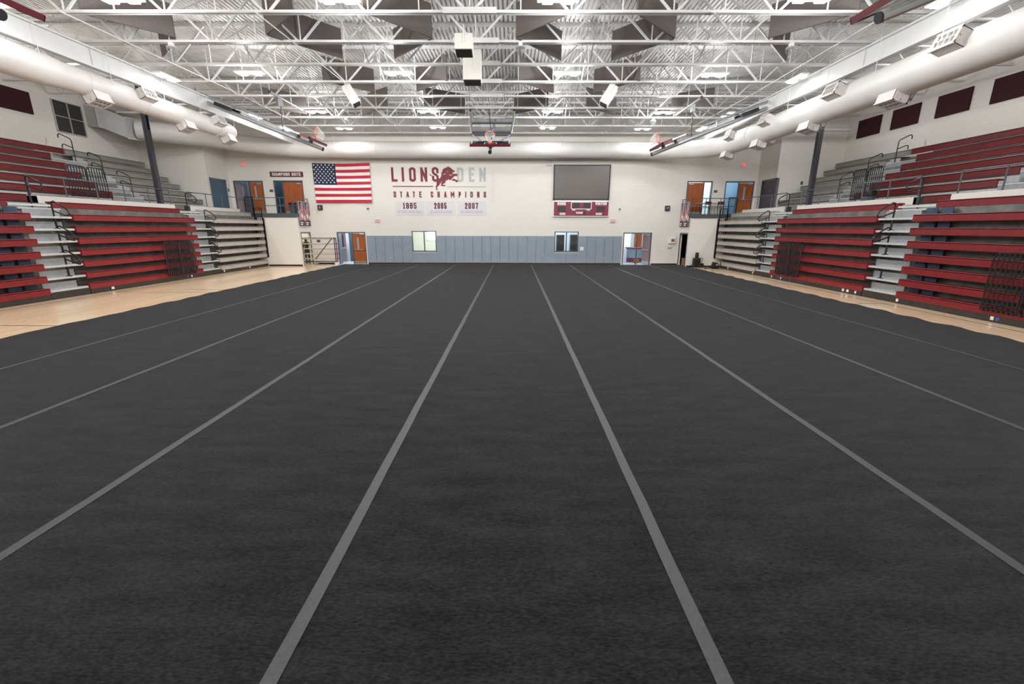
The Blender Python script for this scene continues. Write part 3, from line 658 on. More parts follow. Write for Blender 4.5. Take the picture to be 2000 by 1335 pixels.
# ================================================================== lights
LP = [(-10.3,19.1,8.3),(-4.5,19.1,8.3),(2.05,19.1,8.3),(7.8,19.25,8.3),(-10.35,25.2,8.35),(-4.5,25.1,8.35),(2.0,25.1,8.35),(7.85,25.3,8.35),(-10.4,29.2,8.35),(-4.6,28.85,8.35),(2.02,28.9,8.35),(7.85,29.2,8.35),
      (-4.6,13.3,8.25),(1.15,13.3,8.25),(7.7,13.25,8.25),(-10.3,13.3,8.25)]
LX_ = [(-18.7,15.25,8.85),(-18.7,19.6,8.85),(-18.7,24.6,8.85),(16.3,15.25,8.85),(16.3,19.6,8.85),(16.3,24.6,8.85)]
LS = [(-13.55,19.1,8.15),(-13.55,25.2,8.15),(-13.55,28.3,8.15),(11.05,19.2,8.15),(11.05,24.9,8.15),(11.05,28.2,8.15),(11.05,13.0,8.15),(-13.55,13.0,8.15)]
ll = ['second row, left of the flag','second row, left of the speakers','second row, right of the speakers','second row, above the right goal side','third row, left of the left goal rim','third row, left of the goal','third row, right of the goal','third row, left of the right goal','back row, above the flag','back row, left of the goal','back row, right of the goal','back row, above the right doors','front row, left of the speakers','front row, right of the speakers','front row, at the right','front row, at the left']
ls = ['hugging the left girder, nearest','hugging the left girder, middle','hugging the left girder, farthest','hugging the right girder, second','hugging the right girder, third','hugging the right girder, farthest','hugging the right girder, nearest','hugging the left girder, over the front truss']
def light(name, loc, e, r=.25, col=(.985,.99,1)):
    d = bpy.data.lights.new(name, 'POINT'); d.energy = e; d.shadow_soft_size = r; d.color = col
    o = bpy.data.objects.new(name, d); C.objects.link(o); o.location = loc; return o
def down(name, loc, e, size=.7):
    d = bpy.data.lights.new(name, 'AREA'); d.shape = 'DISK'; d.size = size; d.energy = e; d.color = (.985,.99,1)
    o = bpy.data.objects.new(name, d); C.objects.link(o); o.location = loc; return o
EN = 64.
lx = ['over the left stands, nearest','over the left stands, middle','over the left stands, farthest','over the right stands, nearest','over the right stands, middle','over the right stands, farthest']
for (x, y, z), lab in zip(LP+LS+LX_, ll+ls+lx):
    t = T('high_bay_light', 'lit twin lens high bay light, '+lab, 'ceiling light', (x,y,z), 'lit high bay lights under the roof')
    side = x < -13 or x > 11; stand = z > 8.8
    w, h = (.16,.55) if side else (.55,.16)
    b = MB(); b.bbox(x-w,x+w,y-h,y+h,z+.04,z+.1,.015); t.part(b, 'housing', 'white')
    for q in (-1,1):
        b = MB(); cx, cy = (x, y+q*.28) if side else (x+q*.28, y)
        b.bbox(cx-.14,cx+.14,cy-.14,cy+.14,z-.015,z+.045,.02); t.part(b, 'lens', 'lamp')
    for q in (-.8,.8): xx, yy = (x, y+q*h) if side else (x+q*w, y); t.part(MB().tube([(xx,yy,z+.1),(xx,yy,ZD+.02)],.008,5), 'hanger_rod', 'steel')
    down('bay_lamp', (x,y,z-.05), EN*(.6 if stand else .2 if side else .62 if y > 28 else 1.06), .25 if side else .7)
    light('bay_glow', (x,y,z-.3), 85. if stand else 2. if side else 3. if y > 28 else 205.)
for x in (-10.3,-4.5,2.05,7.8):
    for y in (-3.,2.,7.5): down('bay_lamp', (x,y,8.0), EN); light('bay_glow', (x,y,7.8), 150.)

# cage lamps and small fittings on the chords
for i, (x, y, lab) in enumerate(((.2,16.23,'right of the speakers'),(9.0,16.23,'at the right'),(-11.2,16.23,'at the left'),(-9.2,26.27,'above the left goal rim'),(7.6,26.27,'above the right goal rim'))):
    z = ZB; t = T('cage_lamp', 'small wire caged emergency lamp under a truss, '+lab, 'lamp', (x,y,z), 'wire caged lamps')
    t.part(MB().box(x-.06,x+.06,y-.06,y+.06,z-.08,z), 'junction_box', 'steelw'); t.part(MB().lathe([(.16,0),(.12,.04),(.05,.06)],(x,y,z-.14),14), 'reflector', 'white', True)
    b = MB()
    for q in range(6):
        a = q*PI/3; b.tube([(x+.15*math.cos(a),y+.15*math.sin(a),z-.14),(x+.14*math.cos(a),y+.14*math.sin(a),z-.26),(x+.05*math.cos(a),y+.05*math.sin(a),z-.33)],.006,4)
    for rr, zz in ((.15,-.2),(.1,-.3)): b.tube([(x+rr*math.cos(a),y+rr*math.sin(a),z+zz) for a in [k*PI/6 for k in range(12)]],.006,4,closed=True)
    t.part(b, 'cage', 'steel')

# ================================================================== speakers
def speaker(cx, cy, cz, w, d, h, tilt, ry, rz, label):
    t = T('speaker_cabinet', label, 'speaker', (cx,cy,cz), 'white speaker cabinets hung from the trusses')
    b = MB(); b.bbox(-w/2,w/2,-d/2,d/2,-h/2,h/2,.015); o = b.build('cabinet','offwhite',t.o)
    g = MB().box(-w/2+.03,w/2-.03,-d/2+.03,d/2-.03,-h/2-.012,-h/2); g.build('grille','led',t.o)
    k = MB(); k.bar((0,-d/2-.01,-.05),(0,-d/2-.01,h/2+.25),.05,.02); k.bar((0,-d/2-.01,h/2+.25),(0,0,h/2+.3),.05,.02); k.build('bracket','steelw',t.o)
    t.o.rotation_euler = (tilt, ry, rz)
speaker(-1.56,15.5,8.02,.55,.42,.5,-.3,0,0,'white speaker cabinet, smaller and higher of the two hung in the centre')
speaker(-1.45,17.1,7.92,.62,.5,1.0,-.12,0,0,'long white speaker cabinet, lower of the two hung in the centre')
speaker(-6.9,20.6,7.95,.36,.36,.85,-.3,-.5,.3,'tilted white speaker cabinet hung left of centre'); speaker(4.0,20.6,7.95,.36,.36,.85,-.3,.5,-.3,'tilted white speaker cabinet hung right of centre')

# ================================================================== ducts
def diffuser(t, c, a, ydir, wid, hgt, dep, r, grille=True):
    # box throwing air at angle a in the plane across the duct (a from +x towards +z)
    c = Vector(c); n = Vector((math.cos(a),0,math.sin(a))); u = Vector((-math.sin(a),0,math.cos(a))); y = Vector((0,1,0))
    o = c+n*(r-.08)
    def bx(b, n0, n1, u0, u1, y0, y1, ta=0):
        vs = []
        for nn, k in ((n0,1+ta),(n1,1)):
            for uu in (u0,u1):
                for yy in (y0,y1): vs.append(o+n*nn+u*uu*k+y*yy*k)
        b.add(vs, [(0,1,3,2),(4,6,7,5),(0,4,5,1),(2,3,7,6),(0,2,6,4),(1,5,7,3)])
    b = MB(); e = .02
    bx(b,0,dep,-hgt/2,-hgt/2+e,-wid/2,wid/2); bx(b,0,dep,hgt/2-e,hgt/2,-wid/2,wid/2); bx(b,0,dep-.001,-hgt/2+.001,hgt/2-.001,-wid/2,-wid/2+e); bx(b,0,dep-.001,-hgt/2+.001,hgt/2-.001,wid/2-e,wid/2); bx(b,.01,dep-.12,-hgt/2+.015,hgt/2-.015,-wid/2+.015,wid/2-.015)
    bx(b,dep-.03,dep,hgt/2-.06,hgt/2+.02,-wid/2-.02,wid/2+.02); bx(b,dep-.03,dep,-hgt/2-.02,-hgt/2+.06,-wid/2-.02,wid/2+.02); bx(b,dep-.03,dep,-hgt/2,hgt/2,-wid/2-.02,-wid/2+.06); bx(b,dep-.03,dep,-hgt/2,hgt/2,wid/2-.06,wid/2+.02)
    p = t.part(b, 'diffuser', 'duct')
    b = MB()
    for q in range(1,4): yy = -wid/2+wid*q/4; bx(b,dep-.1,dep,-hgt/2,hgt/2,yy-.008,yy+.008)
    bx(b,dep-.1,dep,-.008,.008,-wid/2,wid/2); t.sub(b, 'louvre', 'duct', p)
def hangers(t, pts, ztop=ZD+.02):
    for x, y, z in pts:
        b = MB(); b.tube([(x,y,z),(x,y,ztop)],.008,5); t.part(b, 'hanger_rod', 'steelw')
def seam_rings(t, path, r, idx):
    for p, d in idx: t.part(MB().tube([Vector(p)-Vector(d)*.02, Vector(p)+Vector(d)*.02], r+.008, 28, True), 'joint_band', 'duct', True)
def smooth_path(pts, n=6):
    P = [Vector(p) for p in pts]; out = []
    for i in range(len(P)-1):
        p0, p1, p2, p3 = P[max(i-1,0)], P[i], P[i+1], P[min(i+2,len(P)-1)]
        for k in range(n):
            u = k/n; out.append(.5*((2*p1)+(p2-p0)*u+(2*p0-5*p1+4*p2-p3)*u*u+(-p0+3*p1-3*p2+p3)*u**3))
    out.append(P[-1]); return out
t = T('round_duct', 'long white round duct crossing the back wall and turning along the right stands', 'duct', (0,30.7,7.45))
path = smooth_path([(-21.75,27.45,7.95),(-19.3,28.62,7.83),(-16.8,29.85,7.62),(-14.2,30.55,7.48),(-12,30.72,7.44),(-2,30.72,7.42),(6.5,30.72,7.42),(8.6,30.6,7.38),(10.4,29.6,7.25),(11.5,27.9,7.1),(11.9,25.5,7.0),(11.9,20,7.0),(11.9,7,7.0)], 6)
rr = [.54 if p.x < -19 else .505 if p.y > 27 else .52 for p in path]
t.part(MB().tube(path, rr, 32), 'duct_body', 'duct', True)
seam_rings(t, path, .505, [((x,30.72,7.42),(1,0,0)) for x in (-8.9,-2,5)]+[((11.9,y,7.0),(0,1,0)) for y in (10.5,14.0,17.0,20.4,23.6)])
hangers(t, [(x,30.2,7.42) for x in (-11.5,-8.6,-5.8,-2.9,0,3.0,5.9)]+[(11.42,y,7.15) for y in (11.2,13.4,15.6,17.9,20.2,22.6,25)])
for y, w in ((13.0,.68),(17.3,.66),(21.6,.62),(25.0,.58)): diffuser(t, (11.9,y,7.0), math.radians(158), 1, w, .42, .36, .52)
for y, w in ((15.1,.68),(19.1,.66),(22.8,.62),(26.0,.58)): diffuser(t, (11.9,y,7.0), math.radians(-105), 1, w, .5, .32, .52)
for y in (15.6,19.6,23.2): diffuser(t, (11.9,y,7.0), math.radians(-30), 1, .6, .4, .35, .52)
t = T('round_duct', 'white round duct with a domed end hanging over the left stands', 'duct', (-14.4,18,7.2))
pts = [(-14.4,y,7.2) for y in (7,12.6,14.9,15.5,18,20,22,23.9,24.15,24.3,24.36)]; rs = [.47,.47,.46,.40,.40,.40,.385,.37,.33,.22,.06]
t.part(MB().tube(pts, rs, 32), 'duct_body', 'duct', True)
seam_rings(t, None, .40, [((-14.4,y,7.2),(0,1,0)) for y in (16.2,18.6,20.6,22.9)]); hangers(t, [(-14.02,y,7.3) for y in (12,14.6,17,19.4,21.5,23.9)])
for y in (18.4,22.6): diffuser(t, (-14.4,y,7.2), math.radians(22), 1, .62, .38, .34, .39)
for y, w in ((16.5,.62),(20.7,.6),(23.6,.56)): diffuser(t, (-14.4,y,7.2), math.radians(-68), 1, w, .46, .34, .39)
t = T('square_duct', 'grey square duct entering the left wall beside the louvre', 'duct', (-22.6,26.9,8.1))
b = MB(); A = [(-23.5,26.25,7.9),(-23.5,27.5,7.9),(-23.5,27.5,9.0),(-23.5,26.25,9.0)]; B2 = [(-22.9,26.3,7.88),(-22.9,27.6,7.88),(-22.9,27.6,8.98),(-22.9,26.3,8.98)]; D2 = [(-21.95,26.95,7.42),(-21.55,27.9,7.42),(-21.55,27.9,8.5),(-21.95,26.95,8.5)]
vs = A+B2+D2; b.add(vs, [(0,1,2,3)]+[(r_*4+i, r_*4+(i+1)%4, r_*4+4+(i+1)%4, r_*4+4+i) for r_ in (0,1) for i in range(4)]+[(8,11,10,9)]); t.part(b, 'duct_body', 'galvduct')
b = MB()
for Q in (B2, D2):
    c = sum((Vector(q) for q in Q), Vector())/4
    for i in range(4): b.bar(Vector(Q[i])+(Vector(Q[i])-c)*.03, Vector(Q[(i+1)%4])+(Vector(Q[(i+1)%4])-c)*.03, .04)
t.part(b, 'flange', 'duct')

# ================================================================== wall panels and louvre on the side walls
for y0, y1, lab in ((26.8,28.47,'farthest'),(24.38,26.05,'second from the far end'),(21.8,23.45,'third from the far end'),(19.25,20.9,'nearest visible')):
    tag(MB().bbox(20.43,20.5,y0,y1,7.71,8.68,.012).build('wall_acoustic_panel','maroon'), 'maroon acoustic panel high on the right wall, %s' % lab, 'wall panel', 'maroon wall panels')
tag(MB().bbox(-23.5,-23.43,21.75,23.4,7.83,8.81,.012).build('wall_acoustic_panel','maroon'), 'maroon acoustic panel high on the left wall', 'wall panel', 'maroon wall panels')
t = T('wall_louvre', 'large dark return air louvre in the left wall', 'vent', (-23.5,25.25,7.3))
b = MB()
for y in (24.45,25.24,26.03): b.box(-23.5,-23.44,y-.025,y+.025,7.3,8.83)
for z in (7.3,8.06,8.81): b.box(-23.5,-23.44,24.45,26.05,z-.02,z+.02)
t.part(b, 'frame', 'galvduct'); t.part(MB().box(-23.49,-23.48,24.45,26.05,7.3,8.82), 'backing', 'blkplastic')
b = MB(); z = 7.34
while z < 8.78: b.bar((-23.475,24.46,z),(-23.475,26.04,z),.03,.02); z += .06
t.part(b, 'slats', 'louver')

# ================================================================== basketball goals folded up
def goal(E, a, label, side=0, name='basketball_goal'):
    # E: mast end; a: horizontal unit vector from the mast end back towards the pivot; local x = a, y = sideways, z up
    E = Vector(E); a = Vector(a).normalized(); sd = Vector((0,0,1)).cross(a)
    W = lambda x, y, z: tuple(E+a*x+sd*y+Vector((0,0,z)))
    t = T(name, label, 'basketball goal', E, 'basketball goals folded up under the roof')
    sl = .385
    b = MB(); b.tube([W(0,0,0),W(2.6,0,2.6*sl),W(5.6,0,5.6*sl)], .085, 14); t.part(b, 'mast', 'steel', True)
    t.part(MB().tube([W(-.012,0,-.005),W(.02,0,.008)], .088, 14), 'mast_cap', 'blkplastic', True)
    b = MB(); b.tube([W(2.4,0,2.4*sl+.35),W(6.6,0,6.6*sl+.25)], .055, 10); b.tube([W(5.55,0,5.55*sl),W(5.6,0,5.6*sl+.45)], .05, 8); b.tube([W(2.9,0,2.9*sl),W(2.9,0,2.9*sl+.35)],.04,8); t.part(b, 'brace_pipe', 'steel', True)
    if not side:
        for q in (-1,1):
            b = MB(); b.tube([W(3.0,q*1.12,2.4),W(2.5,q*1.08,1.95),W(1.8,q*.98,1.2),W(1.55,q*.95,1.05)], .05, 10); b.tube([W(2.65,q*1.12,2.4),W(5.2,q*1.12,2.38)], .055, 10); t.part(b, 'frame_arm', 'steel', True)
            t.part(MB().tube([W(2.62,q*1.12,2.4),W(2.68,q*1.12,2.4)], .062, 12), 'pipe_cap', 'blkplastic', True)
            t.part(MB().tube([W(1.55,q*.95,1.05),W(.75,q*.12,.36)], .042, 8), 'diagonal_brace', 'steel', True)
        for x, z in ((2.3,1.72),(1.8,1.2),(1.55,1.05)):
            t.part(MB().tube([W(x,-1.0,z),W(x,1.0,z)], .05, 8), 'cross_bar', 'rail', True)
        t.part(MB().tube([W(2.3,0,2.3*sl+.1),W(2.2,.15,2.3)], .02, 6), 'cable', 'blk', True)
    else:
        for x in (1.75, 5.3):
            t.part(MB().tube([W(x,-.9*side,2.2),W(x,2.2*side,2.2)], .055, 10), 'support_pipe', 'steel', True); t.part(MB().tube([W(x,-.93*side,2.2),W(x,-.9*side,2.2)], .062, 12), 'pipe_cap', 'blkplastic', True)
        b = MB(); b.box(*sorted((W(1.67,-.08,0)[0],W(1.83,.08,0)[0])), *sorted((W(1.67,-.08,0)[1],W(1.83,.08,0)[1])), E.z+1.82, E.z+2.15); t.part(b, 'winch', 'steel')
        t.part(MB().tube([W(1.75,0,1.8),W(1.8,0,1.8*sl)], .022, 6), 'hoist_cable', 'blk', True)
        t.part(MB().tube([W(1.9,.1,2.0),W(2.8,.1,1.75),W(4.4,.1,1.72)], .035, 8), 'frame_arm', 'steel', True)
        for y in (-.35,.35): t.part(MB().bar(W(3.9,y,3.9*sl+.12), W(4.6,y,4.6*sl+.1), .1, .16), 'pivot_block', 'blk')
    # backboard: slopes with the mast
    d = Vector((1,sl)).normalized(); nn = Vector((-d.y,d.x))           # in local (x,z)
    B0 = Vector((.22,.33))                                             # bottom edge, middle
    Wp = lambda along, y, off: W(B0.x+d.x*along+nn.x*off, y, B0.y+d.y*along+nn.y*off)
    def slab(b, a0, a1, y0, y1, o0, o1):
        b.add([Wp(a0,y0,o0),Wp(a1,y0,o0),Wp(a1,y1,o0),Wp(a0,y1,o0),Wp(a0,y0,o1),Wp(a1,y0,o1),Wp(a1,y1,o1),Wp(a0,y1,o1)],[(0,3,2,1),(4,5,6,7),(0,1,5,4),(1,2,6,5),(2,3,7,6),(3,0,4,7)])
    b = MB(); slab(b,.03,1.07,-.9,.9,-.006,.006); bd = t.part(b, 'glass_board', 'glass')
    b = MB(); slab(b,0,1.07,-.915,-.87,-.025,.025); slab(b,0,1.07,.87,.915,-.025,.025); slab(b,1.03,1.07,-.9,.9,-.025,.025); slab(b,0,.04,-.9,.9,-.025,.025)
    slab(b,.15,.18,-.3,.3,-.008,.008); slab(b,.58,.61,-.3,.3,-.008,.008); slab(b,.15,.61,-.3,-.27,-.008,.008); slab(b,.15,.61,.27,.3,-.008,.008)
    t.part(b, 'board_frame', 'white')
    b = MB(); slab(b,-.05,0,-.95,.95,-.05,.06); slab(b,-.05,.42,-.95,-.915,-.05,.06); slab(b,-.05,.42,.915,.95,-.05,.06); t.part(b, 'edge_pad', 'maroonpad')
    b = MB(); b.bar(W(.55,0,.55*sl+.07), Wp(.3,0,-.02), .14, .12); b.bar(W(1.1,0,1.1*sl+.07), Wp(.9,0,-.02), .1, .1); t.part(b, 'board_mount', 'rail')
    # rim stands out of the board face
    R = .235; cy = .17
    b = MB(); b.tube([Wp(cy+.0*q, R*math.sin(q), .38+R*math.cos(q)) for q in [2*PI*k/24 for k in range(24)]], .014, 8, closed=True)
    slab(b, cy-.1, cy+.03, -.09, .09, .01, .03); slab(b, cy-.03, cy+.02, -.07, .07, .02, .17); rim = t.part(b, 'rim', 'orange', True)
    b = MB(); g = Vector((0,0,-.3))
    def npnt(q, h):                                        # h 0..1 along the net, hanging off the rim
        rad = R*(1-.45*h); p = Vector(Wp(cy-.34*h, rad*math.sin(q), .38+rad*math.cos(q)))
        return p+Vector((0,0,-.1*h*h))
    for k in range(12):
        q = 2*PI*k/12
        for sgn in (1,-1): b.tube([npnt(q+sgn*.26*i, i/4) for i in range(5)], .006, 4)
    t.sub(b, 'net', 'net', rim)
goal((-1.12,21.9,5.93), (0,1,0), 'folded basketball goal hanging in the centre, glass board facing up')
goal((-9.03,22.3,6.11), (-1,0,0), 'folded basketball goal on the left, its mast reaching in from the left girder', -1)
goal((6.5,22.3,5.9), (1,0,0), 'folded basketball goal on the right, its mast reaching in from the right girder', 1)
goal((-8.35,8.2,5.88), (-1,0,0), 'basketball goal cut off at the upper left corner of the view', -1)
goal((6.0,8.35,5.9), (1,0,0), 'basketball goal cut off at the upper right corner of the view', 1)

# ================================================================== back wall: pads
px = [-10.35,-9.73,-9.11,-8.5,-7.86,-7.18]
edges = [(px[i],px[i+1],0) for i in range(5)]+[(-7.16,-6.3,1),(-6.28,-5.44,1)]
n = 13; edges += [(-5.42+(2.84+5.42)*i/n, -5.42+(2.84+5.42)*(i+1)/n, 0) for i in range(n)]+[(2.86,3.7,1),(3.7,4.54,1)]
edges += [(4.56+(7.6-4.56)*i/5, 4.56+(7.6-4.56)*(i+1)/5, 0) for i in range(5)]
for i, (a, c, under) in enumerate(edges):
    b = MB(); b.bbox(a+.006,c-.006,YB-.06,YB-.002,.12,.84 if under else 1.98,.022)
    if i < 5: lab = 'blue grey wall pad, %s from the left doors' % ORD[i+1]
    elif under: lab = 'short blue grey wall pad under the %s half of the %s window' % (('left','right')[(i-5)%2 if i < 10 else (i-20)%2], 'left' if i < 10 else 'right')
    elif i < 20: lab = 'blue grey wall pad, %s of thirteen between the windows from the left' % ORD[i-6]
    else: lab = 'blue grey wall pad, %s right of the right window' % ORD[i-21]
    tag(b.build('wall_pad','pad'), lab, 'wall pad', 'blue grey wall pads along the back wall')
# windows
for i, (a, c, z0, z1) in enumerate(wins):
    t = T('window_%d' % (i+1), None, None, ((a+c)/2,YB,z0), None, 'structure')
    b = MB(); e = .06
    b.box(a,c,YB-.03,YB+.12,z0,z0+e); b.box(a,c,YB-.03,YB+.12,z1-e,z1); b.box(a,a+e,YB-.03,YB+.12,z0,z1); b.box(c-e,c,YB-.03,YB+.12,z0,z1); b.box((a+c)/2-.03,(a+c)/2+.03,YB-.03,YB+.12,z0,z1)
    t.part(b, 'window_frame', 'frame'); t.part(MB().box(a+e,c-e,YB+.03,YB+.036,z0+e,z1-e), 'pane', 'glass')
# doors on the back wall
def leaf(t, hx, ang, w, h, z0, wood, hinge_right, bar=True, vis=True, y=YB+.05, swing=1):
    # door leaf turned about its hinge; local u along the leaf, v through it
    dirx = -1 if hinge_right else 1
    u = Vector((dirx*math.cos(ang), swing*math.sin(ang), 0)); v = Vector((u.y,-u.x,0))
    if v.y > 0: v = -v
    o = Vector((hx,y,z0))
    def bx(b, u0, u1, v0, v1, zz0, zz1):
        vs = [o+u*uu+v*vv+Vector((0,0,zz)) for zz in (zz0,zz1) for uu, vv in ((u0,v0),(u1,v0),(u1,v1),(u0,v1))]
        b.add(vs, [(0,3,2,1),(4,5,6,7),(0,1,5,4),(1,2,6,5),(2,3,7,6),(3,0,4,7)])
    b = MB(); bx(b,.005,w-.005,-.022,.022,.01,h-.01); lf = t.part(b, 'door_leaf', wood)
    if vis: b = MB(); bx(b,w*.52,w*.66,.021,.026,1.05,1.85); t.sub(b, 'vision_pane', 'halltint', lf)
    if bar:
        b = MB(); bx(b,.06,w-.04,.05,.09,.98,1.04); bx(b,w-.16,w-.04,.02,.09,.95,1.08); bx(b,.04,.1,.02,.09,.97,1.05); t.sub(b, 'push_bar', 'chrome', lf)
    b = MB(); bx(b,.02,w-.02,.022,.026,.02,.22); t.sub(b, 'kick_plate', 'chrome', lf)
    b = MB(); bx(b,.05,.35,.022,.08,h-.12,h-.06); t.sub(b, 'closer', 'chrome', lf)
def dframe(t, a, c, z0, z1, mull=None, e=.06):
    b = MB(); b.box(a,a+e,YB-.02,YB+.16,z0,z1); b.box(c-e,c,YB-.02,YB+.16,z0,z1); b.box(a,c,YB-.02,YB+.16,z1-e*1.3,z1)
    if mull: b.box(mull-.03,mull+.03,YB-.01,YB+.1,z0,z1-e)
    t.part(b, 'door_frame', 'frame')
t = T('door_1', 'double doors left of the wall pads, right leaf shut', None, (-11.4,YB,0), None, 'structure'); dframe(t, *lowD[0], -11.37)
leaf(t, -10.49, 0, .85, 2.12, 0, 'doorwood', True); leaf(t, -12.36, 1.75, .9, 2.12, 0, 'doorgrey', False, False, False)
t = T('door_2', 'double doors right of the wall pads, both leaves open', None, (8.7,YB,0), None, 'structure'); dframe(t, *lowD[1], 8.68)
leaf(t, 9.62, 1.25, .9, 2.12, 0, 'mauve', True, True, False); leaf(t, 7.75, 1.5, .9, 2.12, 0, 'doorwood', False, True, False)
t = T('door_3', 'double doors on the left walkway, right leaf shut', None, (-18.2,YB,FL), None, 'structure'); dframe(t, *upD[0], -18.13)
leaf(t, -17.21, 0, .87, 2.1, FL, 'doorwood', True); leaf(t, -19.1, 1.2, .9, 2.1, FL, 'mauve', False)
t = T('door_4', 'wooden door and side light under the champions suite sign', None, (-15.4,YB,FL), None, 'structure'); dframe(t, *upD[1], -15.82)
leaf(t, -14.5, 0, 1.29, 2.12, FL, 'doorwood', True, False, False); t.part(MB().box(-16.36,-15.85,YB+.04,YB+.05,FL+.05,5.54), 'side_light', 'glass')
t = T('door_7', 'wooden door and side light on the right walkway', None, (12.6,YB,FL), None, 'structure'); dframe(t, *upD[2], 12.95)
leaf(t, 11.88, 0, 1.04, 2.12, FL, 'doorwood', False, False, False); t.part(MB().box(12.98,13.46,YB+.04,YB+.05,FL+.05,5.54), 'side_light', 'glass')
t = T('door_8', 'double doors on the right walkway, right leaf shut', None, (15.4,YB,FL), None, 'structure'); dframe(t, *upD[3], 15.33)
leaf(t, 16.3, 0, .93, 2.1, FL, 'doorwood', True); leaf(t, 14.46, 1.45, .85, 2.1, FL, 'doorwood', False, True, False)
# metal doors in the side returns
t = T('door_9', 'blue grey metal double door in the left return wall', None, (-19.4,30.3,FL), None, 'structure')
b = MB(); b.box(-19.45,-19.36,29.5,29.56,FL,5.6); b.box(-19.45,-19.36,31.06,31.12,FL,5.6); b.box(-19.45,-19.36,29.5,31.12,5.53,5.6); t.part(b, 'door_frame', 'doorgrey')
for a, c in ((29.57,30.305),(30.315,31.05)): t.part(MB().box(-19.47,-19.43,a,c,FL+.01,5.52), 'door_leaf', 'doorgrey')
t = T('door_10', 'dark grey metal door in the right return wall', None, (16.55,30.1,FL), None, 'structure')
b = MB(); b.box(16.51,16.6,29.3,29.36,FL,5.6); b.box(16.51,16.6,30.89,30.95,FL,5.6); b.box(16.51,16.6,29.3,30.95,5.53,5.6); t.part(b, 'door_frame', 'doordark')
lf = t.part(MB().box(16.58,16.62,29.37,30.88,FL+.01,5.52), 'door_leaf', 'doordark')
b = MB(); b.box(16.53,16.58,29.55,29.6,4.3,4.4); b.box(16.55,16.58,29.9,30.0,4.85,4.88); t.sub(b, 'handle', 'chrome', lf)

# ================================================================== rooms beyond the back wall
def room(name, x0, x1, y1, z0, z1, wall, floor_m, lamp, lcol=(.85,.93,1), y0=YB+.2):
    b = MB(); b.box(x0-.05,x0,y0,y1,z0,z1); b.box(x1,x1+.05,y0,y1,z0,z1); b.box(x0,x1,y1,y1+.05,z0,z1); b.box(x0,x1,y0,y1,z1,z1+.05)
    struct(b, 'wall_'+name, wall); struct(MB().box(x0-.05,x1+.05,y0-.17,y1,z0-.06,z0-.001), 'floor_'+name, floor_m)
    light('room_lamp', ((x0+x1)/2,(y0+y1)/2,z1-.25), lamp, .2, lcol)
room('hall_left', -13.6, -9.3, 35.5, 0, 2.9, 'hallwall', 'hallfloor', 140)
room('office_left', -9.2, -3.5, 36.5, 0, 2.9, 'room', 'hallfloor', 120, (1,.99,.95))
room('office_right', 0.5, 6.6, 36.0, 0, 2.9, 'hallwall', 'hallfloor', 120)
room('hall_right', 6.7, 11.4, 37.0, 0, 2.9, 'hallwall', 'hallfloor', 120)
room('walkway_left', -20.2, -17.0, 34.5, FL, 6.2, 'halltint', 'hallfloor', 32, (.8,.93,1))
room('suite', -16.9, -13.6, 34.5, FL, 6.2, 'doorgrey', 'hallfloor', 25, (.7,.88,1))
room('walkway_right', 14.1, 17.2, 34.5, FL, 6.2, 'halltint', 'hallfloor', 60, (.88,.96,1))
room('suite_right', 11.2, 14.0, 34.5, FL, 6.2, 'hallwall', 'hallfloor', 80, (.95,1,.98))
struct(MB().box(14.6,15.2,34.44,34.46,FL,5.4), 'window_5', 'sky', 'bright glazed door at the end of the right walkway corridor')
b = MB(); b.box(14.5,14.6,34.4,34.47,FL,5.5); b.box(15.2,15.3,34.4,34.47,FL,5.5); b.box(14.5,15.3,34.4,34.47,5.4,5.5); struct(b, 'trim_corridor_door', 'frame')
t = T('door_11', 'mauve inner door seen through the left double doors', None, (-12.2,33,0), None, 'structure')
lf = t.part(MB().box(-13.2,-12.58,33.6,33.64,.01,2.25), 'door_leaf', 'mauve'); t.sub(MB().box(-12.85,-12.75,33.59,33.6,1.05,2.0), 'vision_pane', 'maroonpad', lf); t.sub(MB().box(-13.1,-12.58,33.54,33.6,1.0,1.08), 'push_bar', 'chrome', lf)
t = T('door_12', 'dark grey inner door seen through the left double doors', None, (-11.5,33.6,0), None, 'structure')
t.part(MB().box(-12.45,-11.7,34.2,34.25,.01,2.0), 'door_leaf', 'doordark'); b = MB(); b.box(-12.55,-12.45,34.18,34.27,0,2.1); b.box(-12.55,-11.7,34.18,34.27,2.0,2.1); t.part(b, 'door_frame', 'frame')
room('store_left', -17.95, -14.4, 33.9, 0, 3.2, 'offwhite', 'concrete', 45, (1,.96,.9))
room('store_right', 11.77, 14.85, 33.9, 0, 3.2, 'blk', 'floor', .3, (1,.9,.8))  # black wall colour stands in for the dark of this barely lit room
